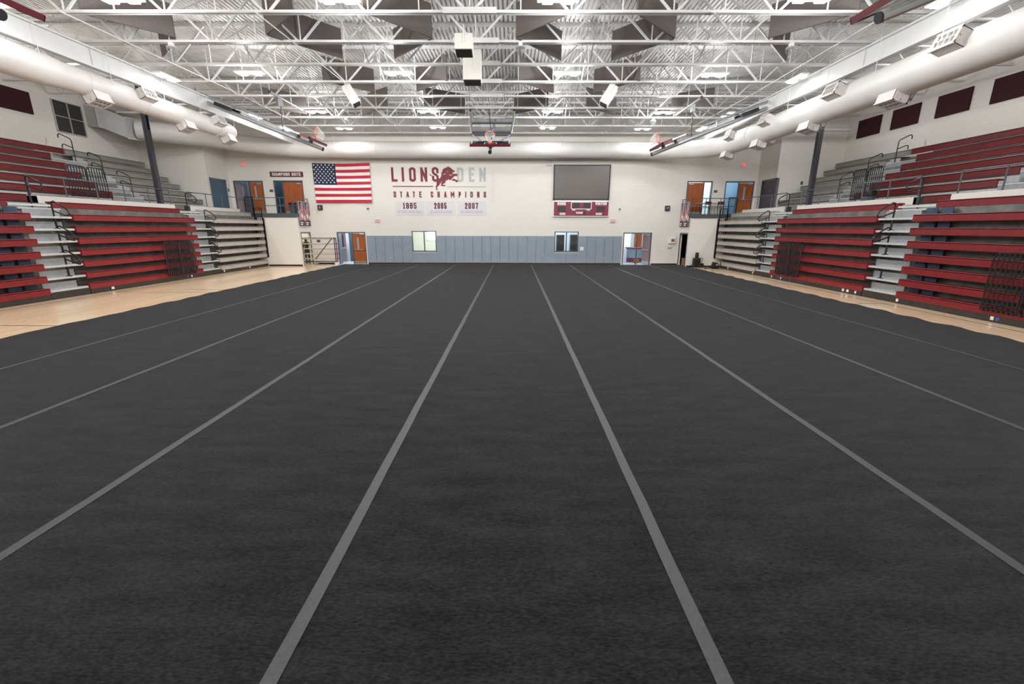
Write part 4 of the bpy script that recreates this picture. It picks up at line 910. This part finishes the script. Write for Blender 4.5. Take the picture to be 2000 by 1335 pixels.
# office window with trees
struct(MB().box(-7.0,-4.6,36.42,36.45,1.55,2.6), 'window_3', 'sky', 'bright outside window of the left office')
b = MB(); b.box(-7.05,-4.55,36.4,36.44,1.5,1.56); b.box(-7.05,-6.98,36.4,36.44,1.5,2.65); struct(b, 'trim_office_window', 'white')
b = MB()
for k in range(26):
    a = random.uniform(0,2*PI); r_ = random.uniform(0,.4); c = Vector((-5.35+r_*math.cos(a)*1.2,36.405,2.0+r_*math.sin(a)*.7)); s_ = random.uniform(.03,.07)
    b.add([c+Vector((-s_,0,0)),c+Vector((0,-.01,-s_)),c+Vector((s_,0,0)),c+Vector((0,-.01,s_))],[(0,1,2,3)])
tag(b.build('tree_foliage','leaf'), 'pale green tree leaves seen through the far window of the left office', 'foliage', None, 'stuff')
for x0, x1, lab in ((3.15,3.72,'left'),(4.15,4.75,'right')):
    t = T('equipment_cabinet', 'dark upright cabinet inside the right window, %s of the two' % lab, 'cabinet', ((x0+x1)/2,33.2,0), 'dark cabinets in the right office')
    t.part(MB().bbox(x0,x1,33.0,33.5,0,2.05,.02), 'body', 'doordark'); t.part(MB().box(x0+.05,x1-.05,32.985,33.0,.9,1.95), 'screen', 'led')
t = T('reception_counter', 'low counter with maroon top and pale front inside the right double doors', 'counter', (9.3,34,0))
t.part(MB().box(8.75,10.6,34.0,34.6,.32,1.0), 'front', 'foyblue'); t.part(MB().bbox(8.65,10.7,33.9,34.7,1.0,1.1,.01), 'top', 'foyer'); t.part(MB().box(8.75,10.6,33.98,34.6,0,.32), 'plinth', 'foyer')
t = T('door_13', 'wooden corridor door seen through the right double doors', None, (8.0,35.5,0), None, 'structure'); t.part(MB().box(7.7,8.25,35.5,35.55,0,2.3), 'door_leaf', 'doorwood'); t.part(MB().box(8.25,8.35,35.48,35.57,0,2.4), 'door_frame', 'frame')
struct(MB().box(8.6,9.15,35.2,35.8,0,2.9), 'wall_hall_pier', 'hallwall')
t = T('door_14', 'second wooden corridor door behind the counter', None, (10,36.9,0), None, 'structure'); t.part(MB().box(9.9,10.5,36.9,36.95,0,2.3), 'door_leaf', 'doorwood')
tag(MB().bbox(8.95,9.3,33.0,33.3,0,.28,.01).build('parcel_box','card'), 'small brown parcel box on the corridor floor inside the right doors', 'box')
light('room_lamp', (-16.1,30.9,2.9), 12, .15, (1,.95,.88))

# ================================================================== back wall: flag
t = T('flag', 'large United States flag hung flat on the back wall', 'flag', (-11.7,YB-.04,5.5))
x0, x1, z0, z1 = -13.6, -9.74, 4.16, 6.72; nx, nz = 60, 39; b = MB(); vs = []
for j in range(nz+1):
    for i in range(nx+1):
        u, v = i/nx, j/nz
        y = YB-.1-.03*math.sin(u*9+v*5)*v-.02*math.sin(v*13-u*7)*(.3+u)-.012*math.sin(u*31+v*9)
        sag = .05*math.sin(u*PI)*(1-v)
        vs.append((x0+(x1-x0)*u, y, z1-(z1-z0)*v-sag+.02*u))
b.v = vs
for j in range(nz):
    for i in range(nx):
        b.f.append((j*(nx+1)+i, (j+1)*(nx+1)+i, (j+1)*(nx+1)+i+1, j*(nx+1)+i+1)); st = j//3
        b.m.append(2 if (i < nx*.4 and st < 7) else (0 if st%2 == 0 else 1))
t.part(b, 'cloth', ['flagr','flagw','flagb'], True)
b = MB(); cw, ch = (x1-x0)*.4, (z1-z0)*7/13
for r_ in range(9):
    for c in range(6 if r_%2 == 0 else 5):
        u = ((c*2+1+(r_%2))/12); v = (r_+1)/10; cx = x0+cw*u; cz = z1-ch*v; R = .065
        b.poly([(cx+(R if k%2 == 0 else R*.42)*math.sin(k*PI/5), cz+(R if k%2 == 0 else R*.42)*math.cos(k*PI/5)) for k in range(10)], .012, onback(YB-.155))
t.part(b, 'stars', 'flagw')
# lettering painted on the wall
LX = lambda p: -8.36+(p-190)/8.333*.03462
LZ = lambda p: 6.45-((300+p/8.333)-327)*.03325
f = onback(YB)
t = T('wall_lettering', 'painted lions den state champions lettering with a leaping lion on the back wall', 'wall sign', (-5.1,YB,5.5))
b = MB()
for ch, a, c in (('L',197,295),('I',352,420),('O',490,597),('N',675,785)): letter(b, ch, LX(a), LX(c), LZ(450), LZ(220), .155, f)
letter(b, 'S', LX(862), LX(972), LZ(450), LZ(217), .155, f); t.part(b, 'word', 'marpaint')
b = MB()
for ch, a, c in (('D',1272,1376),('E',1465,1555),('N',1637,1742)): letter(b, ch, LX(a), LX(c), LZ(450), LZ(222), .155, f)
t.part(b, 'word', 'greypaint', False, 'pale grey word')
q = lambda p: (LX((834+p[0]/24.73-740)*8.333), LZ((320+p[1]/24.73-300)*8.333))
lion = [(1020,100),(1090,150),(1170,190),(1235,260),(1330,310),(1348,345),(1330,405),(1285,378),(1235,400),(1250,440),(1290,470),(1400,455),(1460,470),(1485,500),(1470,545),(1440,570),(1330,570),(1250,640),(1180,720),(1120,762),(1060,740),(1010,718),(980,760),(880,800),(880,860),(840,910),(750,950),(745,985),(780,1000),(850,982),(872,1010),(850,1045),(800,1060),(720,1040),(650,1040),(650,1000),(690,970),(650,920),(665,860),(600,940),(570,1010),(500,1060),(450,1100),(442,1150),(490,1185),(485,1215),(440,1240),(410,1200),(395,1060),(440,1000),(450,840),(500,720),(560,695),(610,680),(660,620),(700,540),(695,430),(755,345),(750,285),(850,190),(950,172),(990,150)]
b = MB(); f2 = onback(YB-.012); b.poly([q(p) for p in reversed(lion)], .01, f2)
b.poly([q(p) for p in reversed([(1290,685),(1400,750),(1480,765),(1502,800),(1470,850),(1400,858),(1340,800),(1200,785),(1190,765)])], .01, f2)
b.poly([q(p) for p in reversed([(275,650),(240,585),(185,565),(95,505),(165,485),(205,540),(262,585),(335,620),(340,650)])], .01, f2)
li = t.part(b, 'lion_emblem', 'marpaint')
b = MB(); f3 = onback(YB-.022)
for pts in ([(770,485),(830,470),(940,420),(850,495),(800,500)],[(930,350),(1000,345),(1050,380),(990,362)],[(1080,480),(1120,500),(1140,545),(1240,470),(1240,495),(1180,530),(1130,565),(1100,530)],[(650,890),(690,840),(740,820),(690,870),(660,920)]): b.poly([q(p) for p in reversed(pts)], .006, f3)
t.sub(b, 'highlight', 'bannerw', li)
b = MB(); b.box(LX(208),LX(875),YB-.01,YB,LZ(534),LZ(520)); t.part(b, 'rule', 'marpaint'); b = MB(); b.box(LX(1112),LX(1742),YB-.01,YB,LZ(538),LZ(524)); t.part(b, 'rule', 'greypaint', False, 'pale grey rule')
b = MB()
for i_, (ch, a, c) in enumerate(zip('STATECHAMPIONS', (215,322,425,533,640,830,940,1050,1160,1290,1395,1483,1594,1702), (258,358,470,568,680,870,978,1092,1220,1326,1420,1525,1634,1745))):
    if i_ == 5: t.part(b, 'word', 'marpaint'); b = MB()
    letter(b, ch, LX(a), LX(c), LZ(706), LZ(608), .072, f)
t.part(b, 'word', 'marpaint')
for yr, sub, a, c, ya, yc, ra, rc in (('1985','2A BOYS BASKETBALL',235,712,360,585,270,682),('2005','3A CHEERLEADING',745,1222,880,1085,808,1170),('2007','3A CHEERLEADING',1265,1740,1390,1610,1318,1685)):
    t = T('championship_banner', 'pale champions banner on the back wall marked with the year %s' % yr, 'banner', (LX((a+c)/2),YB,3.8), 'pale championship banners')
    t.part(MB().bbox(LX(a),LX(c),YB-.017,YB-.002,LZ(998),LZ(762),.004), 'sheet', 'bannerw')
    b = MB(); words(b, yr, LX(ya), LX(yc), LZ(893), LZ(792), .075, onback(YB-.017), .008); t.part(b, 'year', 'marsign')
    b = MB(); words(b, sub, LX(ra), LX(rc), LZ(966), LZ(918), .026, onback(YB-.017), .008); t.part(b, 'caption', 'greytext')
# conduits on the wall
for xx, za, zb_ in ((-10.2,5.0,7.0),(-.6,4.2,7.0),(-.45,4.2,7.0)):
    pass
b = MB(); b.box(-1.52,-1.46,YB-.03,YB,4.3,7.3); b.box(-1.35,-1.29,YB-.03,YB,4.3,7.3); struct(b, 'trim_conduit', 'block')
# ================================================================== video screen and scoreboard
t = T('video_screen', 'large blank dark video screen above the scoreboard', 'screen', (4.6,YB,5.5))
b = MB(); X0, X1, Z0, Z1 = 2.69, 6.51, 4.39, 6.64; e = .07
b.box(X0,X1,YB-.16,YB,Z0,Z0+e); b.box(X0,X1,YB-.16,YB,Z1-e,Z1); b.box(X0,X0+e,YB-.16,YB,Z0,Z1); b.box(X1-e,X1,YB-.16,YB,Z0,Z1); t.part(b, 'bezel', 'blkplastic'); t.part(MB().box(X0+e,X1-e,YB-.145,YB-.01,Z0+e,Z1-e), 'display', 'screen')
t.part(MB().box(2.8,6.4,YB-.1,YB,4.29,4.39), 'mounting_rail', 'white')
t = T('scoreboard', 'maroon home and visitor scoreboard below the video screen', 'scoreboard', (4.62,YB,3.8))
SX = lambda p: 2.72+(p-205)/(1232-205)*3.82; SZ = lambda p: 4.29-(p-893)/(1168-893)*1.01
t.part(MB().bbox(2.70,6.56,YB-.14,YB,3.27,4.29,.03), 'border', 'white'); t.part(MB().bbox(2.75,6.51,YB-.15,YB-.02,3.33,4.26,.02), 'face', 'marboard')
f = onback(YB-.15)
for a, c, z0_, z1_ in ((277,433,1080,980),(1000,1155,1080,980)): t.part(MB().box(SX(a),SX(c),YB-.16,YB-.14,SZ(z0_),SZ(z1_)), 'score_digits', 'led')
for a, c in ((563,686),(754,882)): t.part(MB().box(SX(a),SX(c),YB-.16,YB-.14,SZ(1015),SZ(915)), 'clock_digits', 'led')
b = MB(); b.box(SX(763),SX(806),YB-.16,YB-.14,SZ(1136),SZ(1066)); t.part(b, 'period_digit', 'led')
b = MB(); ribbon(b, [(SX(a),SZ(z)) for a, z in ((545,908),(895,908),(906,920),(904,1018),(890,1030),(548,1030),(533,1018),(533,920),(545,908))], .045, f, .012); t.part(b, 'clock_outline', 'white')
b = MB()
words(b, 'HOME', SX(278), SX(434), SZ(962), SZ(908), .05, f, .008, .22); words(b, 'VISITOR', SX(976), SX(1186), SZ(960), SZ(906), .05, f, .008, .22)
words(b, 'BONUS', SX(322), SX(430), SZ(1136), SZ(1098), .034, f, .008, .25); words(b, 'BONUS', SX(994), SX(1104), SZ(1136), SZ(1098), .034, f, .008, .25)
words(b, 'PERIOD', SX(628), SX(748), SZ(1116), SZ(1080), .034, f, .008, .25); words(b, 'POSS', SX(550), SX(612), SZ(1060), SZ(1036), .022, f, .008, .25); words(b, 'POSS', SX(818), SX(880), SZ(1060), SZ(1036), .022, f, .008, .25)
t.part(b, 'lettering', 'white')
b = MB()
for a, dr in ((300,-1),(275,-1),(530,-1),(1120,1),(1145,1),(895,1)):
    zc = 1048 if a in (530,895) else 1118
    b.poly([(SX(a),SZ(zc-8)),(SX(a),SZ(zc+8)),(SX(a+dr*18),SZ(zc))][::dr], .008, f)
t.part(b, 'arrows', 'led')
# exit signs
def exit_sign(x, z, w, h, label, lit):
    t = T('exit_sign', label, 'exit sign', (x,YB,z), 'exit signs on the back wall')
    t.part(MB().bbox(x-w/2,x+w/2,YB-.06,YB,z-h/2,z+h/2,.01), 'housing', 'exitbox')
    if lit: t.part(MB().box(x-w/2+.01,x+w/2-.01,YB-.066,YB-.05,z-h/2+.01,z+h/2-.01), 'face', 'exit')
    b = MB(); words(b, 'EXIT', x-w*.38, x+w*.38, z-h*.3, z+h*.3, .028, onback(YB-.062 if not lit else YB-.066), .01, .4); t.part(b, 'legend', 'exitbox' if lit else 'exitpale')
exit_sign(-18.27,6.63,.28,.24,'glowing red exit sign above the left walkway doors',True); exit_sign(15.45,6.66,.28,.24,'glowing red exit sign above the right walkway doors',True)
exit_sign(-9.47,3.0,.38,.24,'pale exit sign with red letters right of the left double doors',False); exit_sign(6.89,3.02,.38,.24,'pale exit sign with red letters left of the right double doors',False)
t = T('name_sign', 'maroon champions suite sign above the left walkway door', 'sign', (-15.45,YB,6.0))
t.part(MB().bbox(-16.58,-14.32,YB-.03,YB,5.84,6.18,.006), 'board', 'marsign'); b = MB(); words(b, 'CHAMPIONS SUITE', -16.42, -14.48, 5.91, 6.11, .035, onback(YB-.03), .008, .4); t.part(b, 'lettering', 'white')
for x, z, lab in ((-16.62,4.95,'left of the suite door'),(13.78,4.96,'right of the walkway side light'),(-13.75,1.6,'right of the narrow left doorway')):
    tag(MB().bbox(x-.12,x+.12,YB-.02,YB,z-.08,z+.08,.004).build('room_plate','doordark'), 'small dark room plate, '+lab, 'sign', 'small dark room plates')
tag(MB().bbox(-19.4,-19.38,31.25,31.4,4.88,5.06,.004).build('room_plate','doordark'), 'small dark plate beside the blue grey metal doors', 'sign', 'small dark room plates')
tag(MB().bbox(18.1,18.24,29.33,29.35,5.2,5.4,.004).build('wall_switch_plate','doordark'), 'small dark plate on the right return wall', 'switch')
for x, lab in ((-13.38,'below the flag'),(10.58,'right of the scoreboard')):
    t = T('wall_speaker', 'small black wall speaker with a green light, %s' % lab, 'speaker', (x,YB,3.85), 'small black wall speakers')
    t.part(MB().bbox(x-.16,x+.16,YB-.14,YB,3.68,4.02,.02), 'body', 'blkplastic'); t.part(MB().box(x-.11,x+.11,YB-.147,YB-.13,3.74,3.96), 'face', 'doordark'); t.part(MB().box(x+.0,x+.03,YB-.152,YB-.14,3.86,3.9), 'indicator', 'green')
for x, lab in ((-10.05,'left of the lettering'),(7.3,'right of the scoreboard')):
    t = T('security_camera', 'tiny dark security camera, %s' % lab, 'camera', (x,YB,3.8), 'security cameras'); t.part(MB().bbox(x-.04,x+.04,YB-.12,YB,3.72,3.76,.005), 'mount', 'white'); t.part(MB().tube([(x,YB-.02,3.8),(x-.02,YB-.2,3.78)],.045,10), 'body', 'blkplastic', True)
t = T('defibrillator_cabinet', 'white wall cabinet with a small window left of the dark doorway', 'cabinet', (11.05,YB,1.7))
t.part(MB().bbox(10.84,11.3,YB-.16,YB,1.5,1.9,.01), 'body', 'white'); t.part(MB().box(11.02,11.24,YB-.166,YB-.15,1.6,1.8), 'window', 'card')
tag(MB().bbox(10.85,11.15,YB-.015,YB,1.1,1.23,.004).build('wall_plaque','tan'), 'small tan plaque below the white wall cabinet', 'plaque')
tag(MB().bbox(10.38,10.46,YB-.02,YB,1.06,1.22,.004).build('light_switch','white'), 'small white switch left of the tan plaque', 'switch')
tag(MB().bbox(4.68,4.92,YB-.075,YB-.06,1.0,1.24,.004).build('outlet_box','white'), 'white outlet box on the pad right of the right window', 'outlet')
for x, lab in ((-8.75,'on the pads left of the left window'),(6.35,'on the pads left of the right double doors')): tag(MB().bbox(x-.05,x+.05,YB-.075,YB-.06,.38,.52,.004).build('outlet_plate','tan'), 'small tan outlet plate '+lab, 'outlet', 'outlet plates')
for x in (2.25,2.46):
    t = T('emergency_light', 'small clear emergency light left of the video screen, %s one' % ('left' if x < 2.3 else 'right'), 'light', (x,YB,6.62), 'small emergency lights'); t.part(MB().lathe([(.06,0),(.075,.05),(.03,.09)],(x,YB-.1,6.58),12), 'lamp_head', 'white', True); t.part(MB().tube([(x,YB-.1,6.66),(x,YB-.02,6.95)],.01,5), 'stem', 'steel')

# ================================================================== player banners on the balustrades
def player_banner(s, y0, y1, label, v):
    x = -14.135 if s == 'L' else 11.505; sg = 1 if s == 'L' else -1
    t = T('player_banner', label, 'banner', (x,(y0+y1)/2,2.6), 'printed player banners on the walkway balustrades')
    Z0, Z1 = 2.62, 4.2; w = y1-y0
    F = lambda k: (lambda a, c, th_: (x+sg*(.004*k+th_), y0+a*w if s == 'L' else y1-a*w, Z0+c*(Z1-Z0)))
    t.part(MB().box(x-.006,x+.006,y0,y1,Z0,Z1), 'sheet', 'banlil')
    b = MB(); b.poly([(0,0),(1,0),(1,.22),(.7,.3),(.3,.24),(0,.2)], .003, F(1)); b.poly([(.1,.97),(.2,.6),(.35,.7),(.4,.9),(.8,.97)], .003, F(1)); b.poly([(.78,.5),(1,.3),(1,1),(.9,1)], .003, F(1)); t.part(b, 'print_backdrop', 'bandark')  # dark background shapes of the print
    b = MB(); b.poly([(.22,.24),(.72,.24),(.82,.5),(.7,.6),(.55,.66),(.4,.66),(.22,.58),(.12,.44)], .003, F(2)); b.poly([(.38,.68),(.56,.68),(.6,.76),(.55,.83),(.42,.83),(.36,.76)], .003, F(2)); b.poly([(.7,.56),(.84,.5),(.9,.72),(.76,.88),(.7,.84),(.78,.7)], .003, F(2)); t.part(b, 'printed_player', 'banskin')
    b = MB(); b.poly([(.32,.4),(.5,.3),(.62,.34),(.66,.52),(.5,.44),(.36,.54)], .003, F(3)); b.poly([(.78,.28),(.96,.2),(.98,.44),(.84,.42)], .003, F(3)); b.poly([(.1,.12),(.6,.12),(.6,.16),(.1,.16)], .003, F(3)); b.poly([(.1,.04),(.5,.04),(.5,.09),(.1,.09)], .003, F(3)); t.part(b, 'printed_panel', 'flagw')
    b = MB(); c = (.66,.88) if v else (.6,.9); b.poly([(c[0]+.13*math.cos(k*PI/6), c[1]+.065*math.sin(k*PI/6)) for k in range(12)], .003, F(3)); t.part(b, 'printed_ball', 'bangrey')
    b = MB(); b.poly([(.84,.06),(.96,.06),(.94,.17),(.86,.17)], .003, F(3)); t.part(b, 'printed_accent', 'redcap')
player_banner('L',29.95,30.72,'printed player banner on the left balustrade, nearer the camera',0); player_banner('L',30.76,31.5,'printed player banner on the left balustrade, nearer the back wall',1)
player_banner('R',29.95,30.72,'printed player banner on the right balustrade, nearer the camera',1); player_banner('R',30.76,31.5,'printed player banner on the right balustrade, nearer the back wall',0)

# ================================================================== things on the walkways and the floor
def trash_can(x, y, z, label):
    t = T('trash_can', label, 'trash can', (x,y,z), 'grey round trash cans with black liners')
    t.part(MB().lathe([(.2,0),(.21,.02),(.25,.62),(.265,.64),(.265,.68)], (x,y,z), 20), 'bin', 'trash', True)
    b = MB(); b.lathe([(.275,.5),(.285,.58),(.28,.7),(.25,.72),(.22,.66)], (x,y,z), 20)
    for i, v in enumerate(b.v): b.v[i] = (v[0]+random.uniform(-.012,.012), v[1]+random.uniform(-.012,.012), v[2]+random.uniform(-.03,.02))
    t.part(b, 'liner_bag', 'bag', True)
trash_can(xf('R',1.95),20.05,FL,'grey bin with black liner behind the right railing'); trash_can(-14.75,30.55,FL,'grey bin with black liner at the corner of the left balustrade')
t = T('folding_table', 'folding table with a pale top behind the right balustrade', 'table', (13.0,30.9,FL))
t.part(MB().bbox(12.3,14.0,30.55,31.25,FL+.71,FL+.75,.01), 'top', 'tan')
for x in (12.42,13.88):
    for y in (30.63,31.17): t.part(MB().tube([(x,y,FL),(x,y,FL+.71)],.016,8), 'leg', 'blk', True)
def chair(x, y, label):
    t = T('plastic_chair', label, 'chair', (x,y,FL), 'maroon chairs at the folding table')
    t.part(MB().bbox(x-.21,x+.21,y-.2,y+.2,FL+.43,FL+.46,.012), 'seat', 'blkplastic')
    b = MB(); b.add([(x+a*.21,y-.2-.03*abs(a)*0-.02*h,FL+z) for a,z,h in ((-1,.62,1),(1,.62,1),(1,.82,2),(-1,.82,2))]+[(x+a*.21,y-.17-.02*h,FL+z) for a,z,h in ((-1,.62,1),(1,.62,1),(1,.82,2),(-1,.82,2))],[(0,1,2,3),(7,6,5,4),(0,4,5,1),(1,5,6,2),(2,6,7,3),(3,7,4,0)]); t.part(b, 'backrest', 'chairred')
    for sx in (-1,1):
        t.part(MB().tube([(x+sx*.2,y-.24,FL),(x+sx*.2,y-.19,FL+.45),(x+sx*.2,y-.22,FL+.8)],.012,6), 'leg', 'blk', True); t.part(MB().tube([(x+sx*.2,y+.22,FL),(x+sx*.2,y+.18,FL+.45)],.012,6), 'leg', 'blk', True)
chair(12.75,30.35,'maroon backed chair at the folding table, nearer the wooden door'); chair(13.6,30.35,'maroon backed chair at the folding table, nearer the end guard')
t = T('microphone_stand', 'black microphone stand before the right walkway wooden door', 'stand', (12.12,31.2,FL)); t.part(MB().lathe([(.14,0),(.14,.02),(.03,.04)],(12.12,31.2,FL),14), 'base', 'blk', True); t.part(MB().tube([(12.12,31.2,FL),(12.12,31.2,FL+1.05)],.012,6), 'pole', 'blk', True); t.part(MB().tube([(12.12,31.2,FL+1.02),(12.1,31.12,FL+1.14)],.028,8), 'microphone', 'blk', True)
# rolling tube rack
t = T('rolling_tube_rack', 'rolling rack of long pale tubes by the left doorway', 'rack', (-13.6,30.9,0))
xa, xb, y0, y1 = -15.6, -12.3, 30.72, 31.02
for x in (xa+.9, xb):
    for y in (y0, y1): t.part(MB().bar((x,y,.16),(x,y,1.86),.05), 'post', 'blue' if x == xb else 'blk')
b = MB(); b.bar((xa,y0,1.84),(xb,y0,1.84),.03); b.bar((xa,y0,.24),(xb,y0,.24),.035); b.bar((xa,y1,.24),(xb,y1,.24),.035); b.bar((xb,y0,1.84),(xb,y1,1.84),.03); t.part(b, 'frame_rail', 'blk')
t.part(MB().bar((-13.7,y0-.02,.42),(xb-.15,y0-.02,1.8),.045), 'diagonal_brace', 'blk')
for k in range(5):
    z = .43+.335*k; o = t.part(MB().tube([(xa,y0+.05,z),(xb+.02,y0+.05,z)],.042,12), 'tube', 'tan', True)
    t.sub(MB().tube([(xb+.02,y0+.05,z),(xb+.07,y0+.05,z)],.05,10), 'end_cap', 'redcap', o, True)
    if k < 4: t.part(MB().tube([(xb+.02,y1,z),(xb+.07,y1,z)],.05,10), 'end_cap', 'redcap', True)
for x in (xb, -13.75):
    for y in (y0, y1): t.part(MB().tube([(x-.0,y-.025,.1),(x,y+.025,.1)],.1,16), 'caster_wheel', 'sticker' if x == xb else 'steel', True)
# equipment bags
def blob(b, c, r, sq=(1,1,1), n=10):
    b.lathe([(r*math.sin(PI*k/n)+.001, -r*math.cos(PI*k/n)) for k in range(n+1)], (0,0,0), 14); m0 = len(b.v)-14*(n+1)
    for i in range(m0, len(b.v)): v = b.v[i]; b.v[i] = (c[0]+v[0]*sq[0], c[1]+v[1]*sq[1], c[2]+v[2]*sq[2])
t = T('equipment_bag', 'upright black bag standing by the right wing wall', 'bag', (12.2,29.6,0))
b = MB(); b.bbox(11.93,12.4,29.45,29.75,.0,.62,.06); t.part(b, 'body', 'bag'); b = MB(); b.bbox(12.05,12.27,29.5,29.7,.58,.98,.07); t.part(b, 'top_pouch', 'bag'); b = MB(); b.bbox(12.3,12.62,29.42,29.7,0,.28,.05); b.bbox(11.78,12.0,29.4,29.62,0,.16,.05); t.part(b, 'side_pouch', 'bag'); b = MB(); b.tube([(12.36,29.45,.62),(12.5,29.4,.6),(12.42,29.42,.35)],.02,6); t.part(b, 'strap', 'bag', True)
t = T('camera_bag', 'black shoulder bag on the floor in front of the grey right section', 'bag', (13.05,28.7,0))
b = MB(); vs = [(12.75,28.5,0),(13.2,28.5,0),(13.2,28.9,0),(12.8,28.9,0),(12.9,28.58,.42),(13.15,28.55,.36),(13.15,28.85,.36),(12.9,28.85,.42)]; b.add(vs,[(0,3,2,1),(4,5,6,7),(0,1,5,4),(1,2,6,5),(2,3,7,6),(3,0,4,7)]); t.part(b, 'body', 'bag'); t.part(MB().box(13.0,13.12,28.5,28.53,.2,.3), 'badge', 'bangrey'); t.part(MB().tube([(12.85,28.5,.1),(12.55,28.45,.06),(12.3,28.6,.03),(12.6,28.75,.02)],.03,6), 'strap', 'bag', True)
TX = 13.18; t = T('tripod', 'small black tripod beside the black shoulder bag', 'tripod', (TX,28.3,0))
for a in (0,2.1,4.2): t.part(MB().tube([(TX+.12*math.cos(a),28.3+.12*math.sin(a),0),(TX,28.3,.42)],.012,6), 'leg', 'blk', True)
t.part(MB().bbox(13.33,13.43,28.36,28.34,.5,.6,.01), 'head', 'blk'); t.part(MB().tube([(TX,28.3,.4),(TX,28.3,.52)],.015,6), 'column', 'blk', True)
tag(MB().bbox(11.85,12.3,31.0,31.4,0,.5,.01).build('carton_box','card'), 'brown box on the floor inside the dark right doorway', 'box')

# ================================================================== person in the left doorway (seen from behind)
px_, py_ = -14.98, 32.3
p = thing('person', 'person in a camouflage uniform and cap standing in the left doorway, seen from behind', 'person', (px_,py_,0))
me = bpy.data.meshes.new('body')
V = [(0,0,.93),(0,.0,1.12),(0,.01,1.32),(0,.01,1.47),(0,-.0,1.56),(.1,0,.88),(.11,-.01,.48),(.11,.02,.09),(-.1,0,.88),(-.11,-.01,.48),(-.11,.02,.09),
     (.13,.01,1.44),(.21,.0,1.4),(.26,.03,1.14),(.25,-.03,.9),(-.13,.01,1.44),(-.21,.0,1.4),(-.26,.03,1.14),(-.25,-.03,.9)]
E_ = [(0,1),(1,2),(2,3),(3,4),(0,5),(5,6),(6,7),(0,8),(8,9),(9,10),(3,11),(11,12),(12,13),(13,14),(3,15),(15,16),(16,17),(17,18)]
RAD = [(.15,.11),(.14,.1),(.17,.12),(.13,.09),(.06,.06),(.1,.1),(.075,.08),(.06,.065),(.1,.1),(.075,.08),(.06,.065),(.08,.08),(.075,.075),(.055,.055),(.045,.045),(.08,.08),(.075,.075),(.055,.055),(.045,.045)]
me.from_pydata([(x,y,z) for x,y,z in V], E_, []); me.update()
body = bpy.data.objects.new('body', me); C.objects.link(body); body.parent = p
md = body.modifiers.new('skin','SKIN'); sv = me.skin_vertices[0].data
for i, r_ in enumerate(RAD): sv[i].radius = r_
sv[0].use_root = True
ss = body.modifiers.new('sub','SUBSURF'); ss.levels = 2; ss.render_levels = 2
me.materials.append(M['camo'])
b = MB(); blob(b, (0,-.01,1.65), .1, (.82,1.0,1.2)); blob(b, (.083,0,1.64), .025, (.5,1,1.3), 6); blob(b, (-.083,0,1.64), .025, (.5,1,1.3), 6); blob(b, (0,.095,1.63), .018, (1,1,1.4), 6); b.tube([(0,0,1.5),(0,0,1.58)],.055,12); b.build('head','skin',p,True)
b = MB(); blob(b, (0,-.022,1.66), .1, (.87,.98,1.05)); b.build('hair','hair',p,True)
b = MB(); b.lathe([(.095,0),(.1,.03),(.095,.07),(.06,.09),(.005,.095)], (0,-.01,1.7), 18); b.add([(-.075,.07,1.71),(.075,.07,1.71),(.06,.17,1.69),(-.06,.17,1.69),(-.075,.07,1.725),(.075,.07,1.725),(.06,.17,1.7),(-.06,.17,1.7)],[(0,3,2,1),(4,5,6,7),(0,1,5,4),(1,2,6,5),(2,3,7,6),(3,0,4,7)]); b.build('cap','cap',p,True)
for sx in (-1,1):
    b = MB(); b.bbox(sx*.11-.05,sx*.11+.05,-.09,.17,.0,.1,.035); b.lathe([(.058,.06),(.062,.14),(.064,.24)],(sx*.11,-.005,0),14); b.build('boot','boot',p,True)
    b = MB(); hx = sx*.25; b.bbox(hx-.022,hx+.022,-.07,.015,.76,.88,.018)
    for k in range(4): yk = -.062+.022*k; b.tube([(hx,yk,.775),(hx+sx*.003,yk,.73-.006*(k%2)),(hx-sx*.012,yk+.003,.695)],[.0095,.009,.007],7)
    b.tube([(hx-sx*.012,.008,.84),(hx-sx*.02,.03,.8),(hx-sx*.022,.034,.765)],[.011,.01,.008],7); b.build('hand','skin',p,True)

# ================================================================== world and colour management
w = bpy.data.worlds.new('world'); bpy.context.scene.world = w; w.use_nodes = True
w.node_tree.nodes['Background'].inputs[0].default_value = (.8,.87,1,1); w.node_tree.nodes['Background'].inputs[1].default_value = .3
sc = bpy.context.scene
sc.view_settings.view_transform = 'Standard'; sc.view_settings.look = 'None'; sc.view_settings.gamma = 1.; sc.view_settings.use_curve_mapping = False
sc.view_settings.exposure = .26
sc.cycles.max_bounces = 6; sc.cycles.diffuse_bounces = 4; sc.cycles.glossy_bounces = 3; sc.cycles.use_adaptive_sampling = True; sc.cycles.adaptive_threshold = .03; sc.cycles.sample_clamp_indirect = 8.
